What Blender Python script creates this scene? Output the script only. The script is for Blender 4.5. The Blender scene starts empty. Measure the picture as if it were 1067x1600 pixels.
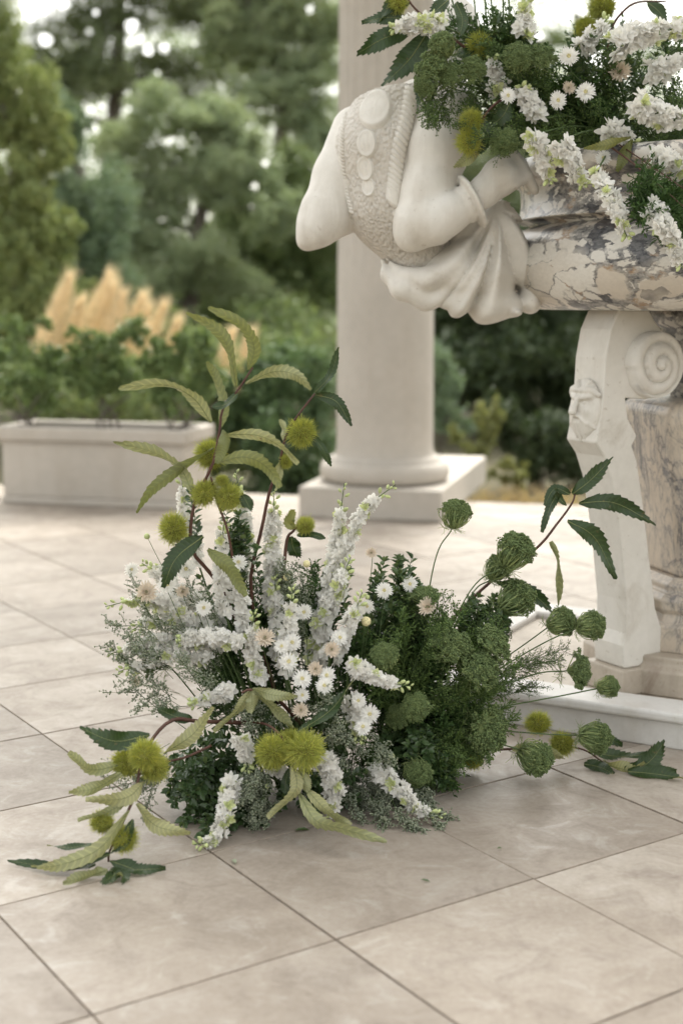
import bpy, math, random
import numpy as np
from mathutils import Vector, Matrix
random.seed(7); RNG = np.random.default_rng(7)
S = bpy.context.scene
C = S.collection

# ------------------------------------------------------------------ camera, sky, sun, exposure
CAM_H, FPX, CX, CY = 1.47, 2133.0, 533.5, 800.0
PITCH = math.atan(334 / FPX)
cam = bpy.data.cameras.new('camera'); cam_o = bpy.data.objects.new('camera', cam); C.objects.link(cam_o)
cam_o.location = (0, 0, CAM_H); cam_o.rotation_euler = (math.pi / 2 - PITCH, 0, 0)
cam.sensor_fit = 'VERTICAL'; cam.sensor_height = 36; cam.sensor_width = 24; cam.lens = 48.0
cam.clip_start = 0.05; cam.clip_end = 2000
cam.dof.use_dof = True; cam.dof.focus_distance = 4.05; cam.dof.aperture_fstop = 1.5
S.camera = cam_o
W = bpy.data.worlds.new('World'); S.world = W; W.use_nodes = True
wn = W.node_tree.nodes; wl = W.node_tree.links
bg = wn['Background']
sky = wn.new('ShaderNodeTexSky'); sky.sky_type = 'NISHITA'; sky.sun_disc = False
SUN_EL, SUN_AZ = math.radians(57), math.radians(14)      # azimuth from +Y towards +X: soft light from beyond the terrace
sky.sun_elevation = SUN_EL; sky.sun_rotation = SUN_AZ
sky.dust_density = 4.0; sky.air_density = 1.0
hs = wn.new('ShaderNodeHueSaturation'); hs.inputs['Saturation'].default_value = 0.18   # thin even overcast
tint = wn.new('ShaderNodeMix'); tint.data_type = 'RGBA'; tint.blend_type = 'MULTIPLY'; tint.inputs[0].default_value = 1.0
tint.inputs[7].default_value = (1.0, 0.98, 0.915, 1)
wl.new(sky.outputs[0], hs.inputs['Color']); wl.new(hs.outputs[0], tint.inputs[6]); wl.new(tint.outputs[2], bg.inputs[0])
bg.inputs[1].default_value = 0.15
sun = bpy.data.lights.new('sun', 'SUN'); sun.energy = 0.5; sun.angle = math.radians(35); sun.color = (1.0, 0.98, 0.93)
sun_o = bpy.data.objects.new('sun', sun); C.objects.link(sun_o)
sd = Vector((math.sin(SUN_AZ) * math.cos(SUN_EL), math.cos(SUN_AZ) * math.cos(SUN_EL), math.sin(SUN_EL)))
sun_o.rotation_euler = (-sd).to_track_quat('-Z', 'Y').to_euler()
S.view_settings.view_transform = 'Standard'; S.view_settings.look = 'None'
S.view_settings.exposure = 1.80; S.view_settings.gamma = 1.0; S.view_settings.use_curve_mapping = False
S.render.engine = 'CYCLES'
S.cycles.use_denoising = True; S.cycles.use_adaptive_sampling = True; S.cycles.adaptive_threshold = 0.018; S.cycles.max_bounces = 6; S.cycles.diffuse_bounces = 3; S.cycles.glossy_bounces = 2; S.cycles.transmission_bounces = 3; S.cycles.transparent_max_bounces = 4
S.cycles.sample_clamp_indirect = 6; S.cycles.caustics_reflective = False; S.cycles.caustics_refractive = False

# ------------------------------------------------------------------ photo measurements -> places in the world
def ray(x, y):
    u = (x - CX) / FPX; v = -(y - CY) / FPX
    return np.array([u, math.cos(PITCH) + v * math.sin(PITCH), -math.sin(PITCH) + v * math.cos(PITCH)])
def P(x, y, Y):
    r = ray(x, y); t = Y / r[1]
    return np.array([r[0] * t, Y, CAM_H + r[2] * t])
def G(x, y, z=0.0):
    r = ray(x, y); t = (z - CAM_H) / r[2]
    return np.array([r[0] * t, r[1] * t, z])
def unit(v):
    v = np.asarray(v, float); n = np.linalg.norm(v)
    return v / n if n > 1e-9 else np.array([0, 0, 1.0])

# ------------------------------------------------------------------ mesh helpers
class MB:
    def __init__(s): s.v = []; s.f = []; s.m = []; s.n = 0
    def add(s, v, f, m=0):
        v = np.asarray(v, float); s.v.append(v)
        for q in f: s.f.append(tuple(int(i) + s.n for i in q))
        s.m += [m] * len(f); s.n += len(v)
    def box(s, c, size, rz=0, m=0, ax=None):
        hx, hy, hz = size[0] / 2, size[1] / 2, size[2] / 2
        v = np.array([[a * hx, b * hy, d * hz] for d in (-1, 1) for a, b in ((-1, -1), (1, -1), (1, 1), (-1, 1))])
        cr, sr = math.cos(rz), math.sin(rz); R = np.array([[cr, -sr, 0], [sr, cr, 0], [0, 0, 1]])
        s.add(v @ R.T + np.asarray(c), [(3, 2, 1, 0), (4, 5, 6, 7), (0, 1, 5, 4), (1, 2, 6, 5), (2, 3, 7, 6), (3, 0, 4, 7)], m)
    def tube(s, pts, rad, k=6, m=0, cap=True):
        pts = np.asarray(pts, float); n = len(pts)
        rad = np.full(n, rad) if np.isscalar(rad) else np.asarray(rad, float)
        T = np.gradient(pts, axis=0); T /= np.linalg.norm(T, axis=1)[:, None] + 1e-9
        a = np.array([0, 0, 1.0]) if abs(T[0][2]) < .9 else np.array([1.0, 0, 0])
        vs = []
        for i in range(n):
            a = a - T[i] * a.dot(T[i]); a = unit(a); b = np.cross(T[i], a)
            th = np.arange(k) * 2 * math.pi / k
            vs.append(pts[i] + rad[i] * (np.cos(th)[:, None] * a + np.sin(th)[:, None] * b))
        f = [(i * k + j, i * k + (j + 1) % k, (i + 1) * k + (j + 1) % k, (i + 1) * k + j) for i in range(n - 1) for j in range(k)]
        if cap: f += [tuple(range(k))[::-1], tuple((n - 1) * k + j for j in range(k))]
        s.add(np.concatenate(vs), f, m)
    def lathe(s, prof, k=48, c=(0, 0, 0), m=0, rot=0, cap=True):
        th = np.arange(k) * 2 * math.pi / k + rot
        vs = [np.stack([r * np.cos(th), r * np.sin(th), np.full(k, z)], 1) for r, z in prof]; n = len(prof)
        f = [(i * k + j, i * k + (j + 1) % k, (i + 1) * k + (j + 1) % k, (i + 1) * k + j) for i in range(n - 1) for j in range(k)]
        if cap: f += [tuple(range(k))[::-1], tuple((n - 1) * k + j for j in range(k))]
        s.add(np.concatenate(vs) + np.asarray(c), f, m)
    def blob(s, c, r, nu=8, nv=5, m=0, R=None):
        v = [[0, 0, 1]]
        for i in range(1, nv):
            p = math.pi * i / nv
            for j in range(nu):
                q = 2 * math.pi * j / nu; v.append([math.sin(p) * math.cos(q), math.sin(p) * math.sin(q), math.cos(p)])
        v.append([0, 0, -1]); v = np.array(v) * np.asarray(r, float)
        if R is not None: v = v @ np.asarray(R).T
        f = [(0, 1 + j, 1 + (j + 1) % nu) for j in range(nu)]
        for i in range(nv - 2):
            a = 1 + i * nu
            f += [(a + j, a + nu + j, a + nu + (j + 1) % nu, a + (j + 1) % nu) for j in range(nu)]
        a = 1 + (nv - 2) * nu; e = len(v) - 1
        f += [(a + (j + 1) % nu, a + j, e) for j in range(nu)]
        s.add(v + np.asarray(c), f, m)
    def mesh(s, name, mats, smooth=True):
        me = bpy.data.meshes.new(name)
        me.from_pydata(np.concatenate(s.v).tolist(), [], s.f); me.update()
        mats = mats if isinstance(mats, (list, tuple)) else [mats]
        for m in mats: me.materials.append(m)
        if len(mats) > 1: me.polygons.foreach_set('material_index', s.m)
        if smooth: me.polygons.foreach_set('use_smooth', [True] * len(me.polygons))
        return me
    def obj(s, name, mats, parent=None, smooth=True):
        return link(name, s.mesh(name, mats, smooth), parent)
def fast_mesh(name, V, F, mats, smooth=False, mi=None):
    V = np.ascontiguousarray(V, np.float32); F = np.ascontiguousarray(F, np.int32); k = F.shape[1]
    me = bpy.data.meshes.new(name); me.vertices.add(len(V)); me.vertices.foreach_set('co', V.ravel())
    me.loops.add(F.size); me.loops.foreach_set('vertex_index', F.ravel())
    me.polygons.add(len(F)); me.polygons.foreach_set('loop_start', np.arange(len(F), dtype=np.int32) * k)
    try: me.polygons.foreach_set('loop_total', np.full(len(F), k, np.int32))
    except Exception: pass
    mats = mats if isinstance(mats, (list, tuple)) else [mats]
    for m in mats: me.materials.append(m)
    if mi is not None: me.polygons.foreach_set('material_index', np.ascontiguousarray(mi, np.int32))
    if smooth: me.polygons.foreach_set('use_smooth', np.ones(len(F), bool))
    me.update(calc_edges=True); me.validate()
    return me
def link(name, me, parent=None):
    o = bpy.data.objects.new(name, me); C.objects.link(o)
    if parent is not None: o.parent = parent
    return o
def tag(o, label=None, cat=None, group=None, kind=None):
    if label: o['label'] = label
    if cat: o['category'] = cat
    if group: o['group'] = group
    if kind: o['kind'] = kind
    return o
def thing(name, label, cat, group=None):
    return tag(link(name, None), label, cat, group)
def bevel(o, w, n=2):
    b = o.modifiers.new('bevel', 'BEVEL'); b.width = w; b.segments = n; b.limit_method = 'ANGLE'; b.angle_limit = math.radians(35)
    return o
def spline(pts, n):
    pts = np.asarray(pts, float)
    if len(pts) == 2: return pts[0] + np.linspace(0, 1, n)[:, None] * (pts[1] - pts[0])
    p = np.vstack([2 * pts[0] - pts[1], pts, 2 * pts[-1] - pts[-2]]); out = []
    for t in np.linspace(0, len(pts) - 1 - 1e-6, n):
        i = int(t); u = t - i; a, b, c, d = p[i:i + 4]
        out.append(.5 * (2 * b + (c - a) * u + (2 * a - 5 * b + 4 * c - d) * u * u + (3 * b - a - 3 * c + d) * u ** 3))
    return np.array(out)

# ------------------------------------------------------------------ signed-distance sculpting (surface nets)
def surface_nets(f, lo, hi, h):
    lo = np.asarray(lo, float); hi = np.asarray(hi, float); n = np.ceil((hi - lo) / h).astype(int) + 1
    ax = [lo[i] + h * np.arange(n[i]) for i in range(3)]
    K = 5; nc = (n + K - 1) // K                                     # coarse pass, then only the blocks near the surface
    axc = [lo[i] + h * (K * np.arange(nc[i]) + (K - 1) / 2) for i in range(3)]
    Dc = f(np.stack(np.meshgrid(*axc, indexing='ij'), -1))
    D = Dc.repeat(K, 0).repeat(K, 1).repeat(K, 2)[:n[0], :n[1], :n[2]].copy()
    near = (np.abs(Dc) < K * h * 1.25).repeat(K, 0).repeat(K, 1).repeat(K, 2)[:n[0], :n[1], :n[2]]
    ii = np.argwhere(near); D[tuple(ii.T)] = f(lo + h * ii); ins = D < 0
    cs = tuple(n - 1); acc = np.zeros(cs + (3,)); cnt = np.zeros(cs)
    quads = []
    for d in range(3):
        s0 = [slice(None)] * 3; s1 = [slice(None)] * 3; s0[d] = slice(0, -1); s1[d] = slice(1, None)
        a, b = D[tuple(s0)], D[tuple(s1)]
        idx = np.argwhere((a < 0) != (b < 0)); t = (a / (a - b + 1e-12))[tuple(idx.T)]
        pos = idx.astype(float); pos[:, d] += t
        o1, o2 = [(1, 2), (2, 0), (0, 1)][d]
        cells = []
        for da, db in ((0, 0), (1, 0), (1, 1), (0, 1)):
            c = idx.copy(); c[:, o1] -= da; c[:, o2] -= db; cells.append(c)
        ok = np.all([((c >= 0) & (c < np.array(cs))).all(1) for c in cells], axis=0)
        for c in cells:
            m = ((c >= 0) & (c < np.array(cs))).all(1)
            np.add.at(acc, tuple(c[m].T), pos[m]); np.add.at(cnt, tuple(c[m].T), 1)
        fl = ins[tuple(s0)][tuple(idx.T)]
        q = np.stack([np.ravel_multi_index(tuple(np.clip(c, 0, np.array(cs) - 1).T), cs) for c in cells], 1)
        q = np.where(fl[:, None], q, q[:, ::-1]); quads.append(q[ok])
    Q = np.concatenate(quads); used = np.unique(Q); mp = np.full(np.prod(cs), -1); mp[used] = np.arange(len(used))
    V = (acc.reshape(-1, 3)[used] / np.maximum(cnt.reshape(-1)[used], 1)[:, None]) * h + lo
    return V, mp[Q]
def smin(a, b, k):
    h = np.clip(.5 + .5 * (b - a) / k, 0, 1); return b + (a - b) * h - k * h * (1 - h)
def cone(p, a, b, ra, rb):
    a = np.asarray(a, float); b = np.asarray(b, float); ba = b - a
    h = np.clip(((p - a) @ ba) / (ba @ ba), 0, 1)
    return np.linalg.norm(p - a - h[..., None] * ba, axis=-1) - (ra + (rb - ra) * h)
def ellips(p, c, r, R=None):
    q = p - np.asarray(c)
    if R is not None: q = q @ np.asarray(R)          # columns of R = local axes
    r = np.asarray(r, float); k0 = np.linalg.norm(q / r, axis=-1); k1 = np.linalg.norm(q / (r * r), axis=-1)
    return k0 * (k0 - 1) / np.maximum(k1, 1e-6)
def chain(p, pts, k=0.03):
    d = None
    for (a, ra), (b, rb) in zip(pts[:-1], pts[1:]):
        e = cone(p, a, b, ra, rb); d = e if d is None else smin(d, e, k)
    return d

# ------------------------------------------------------------------ materials
def nodes(name):
    m = bpy.data.materials.new(name); m.use_nodes = True
    nt = m.node_tree; return m, nt, nt.nodes, nt.links, nt.nodes['Principled BSDF']
def N(nt, kind, **kw):
    n = nt.nodes.new(kind)
    for k, v in kw.items():
        if k in n.inputs: n.inputs[k].default_value = v
        else: setattr(n, k, v)
    return n
def ramp(nt, fac, stops):
    r = nt.nodes.new('ShaderNodeValToRGB'); e = r.color_ramp.elements
    while len(e) < len(stops): e.new(0.5)
    for el, (p, c) in zip(e, stops): el.position = p; el.color = (*c, 1) if len(c) == 3 else c
    nt.links.new(fac, r.inputs[0]); return r.outputs[0]
def mixc(nt, fac, a, b, mode='MIX'):
    m = nt.nodes.new('ShaderNodeMix'); m.data_type = 'RGBA'; m.blend_type = mode
    for s, v in ((m.inputs[0], fac), (m.inputs[6], a), (m.inputs[7], b)):
        if isinstance(v, (int, float)): s.default_value = v
        elif isinstance(v, tuple): s.default_value = (*v, 1) if len(v) == 3 else v
        else: nt.links.new(v, s)
    return m.outputs[2]
def math_n(nt, op, a, b=None, clamp=False):
    m = nt.nodes.new('ShaderNodeMath'); m.operation = op; m.use_clamp = clamp
    for s, v in ((m.inputs[0], a), (m.inputs[1], b)):
        if v is None: continue
        if isinstance(v, (int, float)): s.default_value = v
        else: nt.links.new(v, s)
    return m.outputs[0]
def coords(nt, scale=(1, 1, 1), obj=True, world=False):
    if world:
        g = nt.nodes.new('ShaderNodeNewGeometry'); src = g.outputs['Position']
    else:
        t = nt.nodes.new('ShaderNodeTexCoord'); src = t.outputs['Object' if obj else 'Generated']
    mp = nt.nodes.new('ShaderNodeMapping'); mp.inputs['Scale'].default_value = scale; nt.links.new(src, mp.inputs[0]); return mp.outputs[0]
def noise(nt, co, scale, detail=4, rough=.55, dist=0):
    n = N(nt, 'ShaderNodeTexNoise'); n.inputs['Scale'].default_value = scale; n.inputs['Detail'].default_value = detail
    n.inputs['Roughness'].default_value = rough; n.inputs['Distortion'].default_value = dist; nt.links.new(co, n.inputs['Vector']); return n.outputs[0], n.outputs[1]
def bump(nt, bsdf, h, strength=.3, dist=.01, prev=None):
    b = nt.nodes.new('ShaderNodeBump'); b.inputs['Strength'].default_value = strength; b.inputs['Distance'].default_value = dist
    nt.links.new(h, b.inputs['Height'])
    if prev: nt.links.new(prev, b.inputs['Normal'])
    nt.links.new(b.outputs[0], bsdf.inputs['Normal']); return b.outputs[0]

def stone(name, c0, c1, c2, scale=3.0, rough=.6, bstr=.25, stain=None):
    m, nt, n, l, b = nodes(name); co = coords(nt, world=True)
    a, _ = noise(nt, co, scale, 6, .6); f, _ = noise(nt, co, scale * 14, 4, .6); fine, _ = noise(nt, co, scale * 70, 3, .6)
    col = ramp(nt, a, [(.3, c0), (.52, c1), (.72, c2)])
    col = mixc(nt, .18, col, ramp(nt, f, [(.35, tuple(x * .75 for x in c1)), (.65, c2)]))
    if stain:
        s, _ = noise(nt, co, scale * 1.7, 8, .7, .6); col = mixc(nt, ramp(nt, s, [(.58, (0, 0, 0)), (.72, (.6, .6, .6))]), col, stain)
        st, _ = noise(nt, coords(nt, (9, 9, .55), world=True), 1.0, 5, .62); col = mixc(nt, ramp(nt, st, [(.50, (0, 0, 0)), (.70, (.38,) * 3)]), col, stain)
        s2, _ = noise(nt, co, scale * 22, 2, .5); col = mixc(nt, ramp(nt, s2, [(.68, (0, 0, 0)), (.74, (.45, .45, .45))]), col, stain)
    l.new(col, b.inputs['Base Color']); b.inputs['Roughness'].default_value = rough
    h = math_n(nt, 'ADD', f, math_n(nt, 'MULTIPLY', fine, .4)); bump(nt, b, h, bstr, .004); return m

def leafmat(name, top, under=None, trans=.3, rough=.45, var=.35, spec=.4, tcol=(1.1, 1.12, .72), big=.2, spots=False):
    m, nt, n, l, b = nodes(name)
    g = n.new('ShaderNodeNewGeometry'); oi = n.new('ShaderNodeObjectInfo')
    r = math_n(nt, 'FRACT', math_n(nt, 'ADD', g.outputs['Random Per Island'], oi.outputs['Random']))
    co = coords(nt, world=True); nz, _ = noise(nt, co, 9, 3); nb, _ = noise(nt, co, .8, 3)
    v = math_n(nt, 'ADD', math_n(nt, 'MULTIPLY', r, .5), math_n(nt, 'ADD', math_n(nt, 'MULTIPLY', nz, .35), math_n(nt, 'MULTIPLY', nb, big)))
    def tone(c): return ramp(nt, v, [(.1, tuple(x * (1 - var) for x in c)), (.5, c), (.95, (min(1, c[0] * (1 + var * 1.3)), min(1, c[1] * (1 + var * .8)), min(1, c[2] * (1 + var * .6))))])
    col = tone(top)
    if under: col = mixc(nt, g.outputs['Backfacing'], col, tone(under))
    if spots:
        sn, _ = noise(nt, co, 55, 4, .7); col = mixc(nt, ramp(nt, sn, [(.64, (0, 0, 0)), (.72, (.75,) * 3)]), col, (.16, .10, .045))
        at = N(nt, 'ShaderNodeAttribute', attribute_name='vein'); vs = math_n(nt, 'POWER', math_n(nt, 'ABSOLUTE', math_n(nt, 'COSINE', at.outputs['Fac'])), 9.0); col = mixc(nt, math_n(nt, 'MULTIPLY', vs, .35), col, mixc(nt, 1.0, col, (1.9, 1.8, 1.6), 'MULTIPLY'))
    l.new(col, b.inputs['Base Color']); b.inputs['Roughness'].default_value = rough
    b.inputs['Specular IOR Level'].default_value = spec
    if trans > 0:
        tr = n.new('ShaderNodeBsdfTranslucent'); mx = n.new('ShaderNodeMixShader'); mx.inputs[0].default_value = trans
        l.new(mixc(nt, 1.0, col, tcol, 'MULTIPLY'), tr.inputs[0])
        l.new(b.outputs[0], mx.inputs[1]); l.new(tr.outputs[0], mx.inputs[2]); l.new(mx.outputs[0], n['Material Output'].inputs[0])
    return m
def plain(name, c, rough=.6, var=.2, scale=30, spec=.3):
    m, nt, n, l, b = nodes(name); co = coords(nt, world=True); a, _ = noise(nt, co, scale, 3)
    l.new(ramp(nt, a, [(.3, tuple(x * (1 - var) for x in c)), (.7, tuple(min(1, x * (1 + var)) for x in c))]), b.inputs['Base Color'])
    b.inputs['Roughness'].default_value = rough; b.inputs['Specular IOR Level'].default_value = spec; return m

def breccia(name, clast, clast2, dark, ochre, scale, zs=1.8, rough=.33):
    """broken pale clasts in a grey-brown matrix with black flakes and ochre seams"""
    m, nt, n, l, b = nodes(name); co = coords(nt, (1, 1, zs), world=True)
    _, nc = noise(nt, co, scale * .8, 5, .62); _, nc2 = noise(nt, co, scale * 5, 4, .65)
    def off(src, vec, k):
        d = n.new('ShaderNodeVectorMath'); d.operation = 'MULTIPLY_ADD'; l.new(src, d.inputs[0]); d.inputs[1].default_value = (k,) * 3; l.new(vec, d.inputs[2]); return d.outputs[0]
    p = off(nc2, off(nc, co, .9 / scale), .22 / scale)
    def vor(s, feat):
        v = n.new('ShaderNodeTexVoronoi'); v.feature = feat; v.inputs['Scale'].default_value = s; l.new(p, v.inputs['Vector']); return v
    e1 = vor(scale, 'DISTANCE_TO_EDGE').outputs[0]; e2 = vor(scale * 2.7, 'DISTANCE_TO_EDGE').outputs[0]; cid = n.new('ShaderNodeSeparateColor'); l.new(vor(scale, 'F1').outputs['Color'], cid.inputs[0]); cid2 = n.new('ShaderNodeSeparateColor'); l.new(vor(scale * 2.7, 'F1').outputs['Color'], cid2.inputs[0])
    zone, _ = noise(nt, co, scale * .42, 3, .55); fine, _ = noise(nt, co, scale * 9, 6, .68); tone, _ = noise(nt, co, scale * 1.6, 4, .6)
    base = mixc(nt, ramp(nt, cid.outputs[0], [(.25, (0, 0, 0)), (.9, (1, 1, 1))]), clast, clast2)
    base = mixc(nt, ramp(nt, fine, [(.3, (.35,) * 3), (.6, (0, 0, 0))]), base, tuple(x * .72 for x in clast2))
    mat = ramp(nt, tone, [(.38, dark), (.47, tuple(.06 + x for x in dark)), (.56, (.15, .135, .125)), (.64, ochre), (.73, (.24, .21, .185))])
    mat = mixc(nt, ramp(nt, fine, [(.42, (0, 0, 0)), (.62, (.55,) * 3)]), mat, tuple(x * .8 for x in clast))
    w1 = math_n(nt, 'MULTIPLY', ramp(nt, zone, [(.33, (.04,) * 3), (.45, (.18,) * 3), (.54, (.55,) * 3), (.65, (.95,) * 3)]), .30)
    k1 = math_n(nt, 'SUBTRACT', 1.0, math_n(nt, 'DIVIDE', e1, math_n(nt, 'ADD', w1, .004)), True); k1 = math_n(nt, 'POWER', k1, .35)
    inz = math_n(nt, 'MULTIPLY', ramp(nt, zone, [(.42, (0, 0, 0)), (.50, (1,) * 3)]), math_n(nt, 'GREATER_THAN', cid.outputs[1], .35))
    k2 = math_n(nt, 'MULTIPLY', math_n(nt, 'LESS_THAN', e2, .075), inz)
    chips = math_n(nt, 'MULTIPLY', math_n(nt, 'GREATER_THAN', e2, .12), math_n(nt, 'GREATER_THAN', cid2.outputs[0], .35))
    col = mixc(nt, k1, base, mixc(nt, math_n(nt, 'MULTIPLY', chips, .9), mat, clast)); col = mixc(nt, math_n(nt, 'MULTIPLY', k2, .75), col, mat)
    flake = math_n(nt, 'MULTIPLY', math_n(nt, 'GREATER_THAN', cid2.outputs[2], .82), ramp(nt, zone, [(.38, (0, 0, 0)), (.52, (1,) * 3)]))
    col = mixc(nt, math_n(nt, 'MULTIPLY', flake, .92), col, ramp(nt, fine, [(.38, dark), (.62, tuple(x * 2 + .06 for x in dark))]))
    l.new(col, b.inputs['Base Color']); b.inputs['Roughness'].default_value = rough; bump(nt, b, fine, .05, .002); return m
def veined(name, c0, c1, vein, scale, zs=.45, rough=.35):
    m, nt, n, l, b = nodes(name); co = coords(nt, (1, 1, zs), world=True)
    a, _ = noise(nt, co, scale * .5, 5, .6); col = ramp(nt, a, [(.3, c0), (.7, c1)]); z, _ = noise(nt, co, scale * .6, 3, .6)
    for k, (s_, pw, d, am) in enumerate(((1.0, 18, 1.3, .95), (2.3, 17, .9, .8), (5.0, 13, .6, .4))):
        f, _ = noise(nt, co, scale * s_, 6, .62, d); v = math_n(nt, 'POWER', math_n(nt, 'SUBTRACT', 1.0, math_n(nt, 'ABSOLUTE', math_n(nt, 'SUBTRACT', math_n(nt, 'MULTIPLY', f, 2.0), 1.0))), float(pw) * 1.6)
        v = math_n(nt, 'MULTIPLY', v, ramp(nt, z, [(.40, (.12,) * 3), (.58, (am,) * 3)])); col = mixc(nt, v, col, tuple(x * (1 + .5 * k) for x in vein))
    l.new(col, b.inputs['Base Color']); b.inputs['Roughness'].default_value = rough; return m

M = {}
M['carved'] = stone('carved_marble', (.60, .565, .505), (.68, .65, .59), (.73, .70, .65), 2.2, .55, .18, (.42, .37, .30))
M['white_marble'] = stone('white_marble', (.50, .48, .45), (.62, .60, .57), (.68, .67, .64), 3, .4, .1, (.48, .44, .38))
M['cast_stone'] = stone('cast_stone', (.40, .365, .315), (.47, .432, .378), (.52, .482, .428), 1.2, .7, .25, (.40, .35, .29))
M['brown_stone'] = stone('brown_stone', (.37, .315, .25), (.47, .41, .335), (.55, .49, .415), 4, .5, .2, (.22, .16, .12))
M['grout'] = plain('grout', (.28, .235, .19), .95)
M['soil'] = plain('soil', (.05, .035, .025), .95)
M['breccia'] = breccia('breccia_marble', (.66, .63, .57), (.56, .50, .42), (.022, .022, .026), (.30, .17, .07), 6.4)
M['pink_breccia'] = veined('veined_marble', (.52, .44, .35), (.62, .55, .46), (.085, .088, .10), 6.0)

def feathered():
    m, nt, n, l, b = nodes('feathered_marble'); co = coords(nt, (1, 1, .72), world=True)
    a, _ = noise(nt, co, 3, 5); col = ramp(nt, a, [(.3, (.51, .475, .42)), (.55, (.60, .565, .51)), (.75, (.66, .63, .58))])
    f, fc = noise(nt, co, 60, 2, .5)
    d = n.new('ShaderNodeVectorMath'); d.operation = 'MULTIPLY_ADD'; l.new(fc, d.inputs[0]); d.inputs[1].default_value = (.008,) * 3; l.new(co, d.inputs[2])
    v = n.new('ShaderNodeTexVoronoi'); v.feature = 'SMOOTH_F1'; v.inputs['Scale'].default_value = 105; l.new(d.outputs[0], v.inputs['Vector'])
    l.new(mixc(nt, ramp(nt, v.outputs[0], [(.35, (0, 0, 0)), (.7, (.35, .35, .35))]), col, (.50, .44, .36)), b.inputs['Base Color']); b.inputs['Roughness'].default_value = .6
    bump(nt, b, math_n(nt, 'ADD', v.outputs[0], math_n(nt, 'MULTIPLY', f, .6)), 1.0, .008); return m
M['feathered'] = feathered()

def tilemat():
    m, nt, n, l, b = nodes('limestone_tile'); co = coords(nt, world=True); oi = n.new('ShaderNodeObjectInfo')
    off = n.new('ShaderNodeVectorMath'); off.operation = 'ADD'; cmb = n.new('ShaderNodeCombineXYZ')
    l.new(math_n(nt, 'MULTIPLY', oi.outputs['Random'], 40), cmb.inputs[0]); l.new(co, off.inputs[0]); l.new(cmb.outputs[0], off.inputs[1])
    a, _ = noise(nt, off.outputs[0], 2.2, 6, .62, .4); s, _ = noise(nt, off.outputs[0], 7, 7, .68, .8); f, _ = noise(nt, co, 60, 4, .65); big, _ = noise(nt, co, .55, 3, .5)
    col = ramp(nt, a, [(.30, (.245, .205, .165)), (.5, (.335, .288, .238)), (.68, (.405, .36, .308))])
    col = mixc(nt, ramp(nt, s, [(.50, (0, 0, 0)), (.70, (.7, .7, .7))]), col, (.195, .16, .13))
    col = mixc(nt, ramp(nt, s, [(.30, (.7, .7, .7)), (.46, (0, 0, 0))]), col, (.48, .45, .41))
    col = mixc(nt, .16, col, ramp(nt, f, [(.3, (.18, .145, .12)), (.7, (.55, .51, .46))]))
    tone = ramp(nt, oi.outputs['Random'], [(0, (.80, .79, .785)), (1, (1.07, 1.06, 1.05))]); col = mixc(nt, 1.0, col, tone, 'MULTIPLY')
    l.new(col, b.inputs['Base Color'])
    l.new(ramp(nt, s, [(.3, (.36,) * 3), (.7, (.6,) * 3)]), b.inputs['Roughness'])
    bump(nt, b, math_n(nt, 'ADD', math_n(nt, 'MULTIPLY', f, .35), s), .12, .004); return m
M['tile'] = tilemat()
M['earth'] = stone('earth', (.06, .06, .03), (.10, .09, .05), (.15, .13, .075), .8, .95, .4, (.06, .07, .03))
M['bark'] = stone('bark', (.07, .055, .045), (.12, .10, .085), (.19, .17, .15), 6, .9, .6)

# ================================================================== the terrace
U_AX = math.radians(-14.0)                                           # direction of the terrace edge
eU = np.array([math.cos(U_AX), math.sin(U_AX), 0]); eV = np.array([-math.sin(U_AX), math.cos(U_AX), 0])
EDGE0 = np.array([-.77, 10.3, 0])
tA = unit([-1438, 2159, 0]); tB = np.array([tA[1], -tA[0], 0]); TS = .606; T0 = G(525, 1468)
fl = MB(); FB = [EDGE0 + eU * 9 + eV * .02, EDGE0 - eU * 9 + eV * .02]
q = [FB[1], FB[0], FB[0] - eV * 14, FB[1] - eV * 14]
fl.add([p + np.array([0, 0, z]) for z in (-.30, -.0055) for p in q], [(0, 1, 2, 3), (7, 6, 5, 4), (0, 4, 5, 1), (1, 5, 6, 2), (2, 6, 7, 3), (3, 7, 4, 0)])
floor = fl.obj('floor', M['grout'], smooth=False); tag(floor, kind='structure')
def clip(poly, p0, nrm):
    out = []
    for i in range(len(poly)):
        a, b = poly[i], poly[(i + 1) % len(poly)]; da, db = (a - p0) @ nrm, (b - p0) @ nrm
        if da <= 0: out.append(a)
        if da * db < 0: out.append(a + (b - a) * da / (da - db))
    return out
KERB_W = .42
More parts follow.
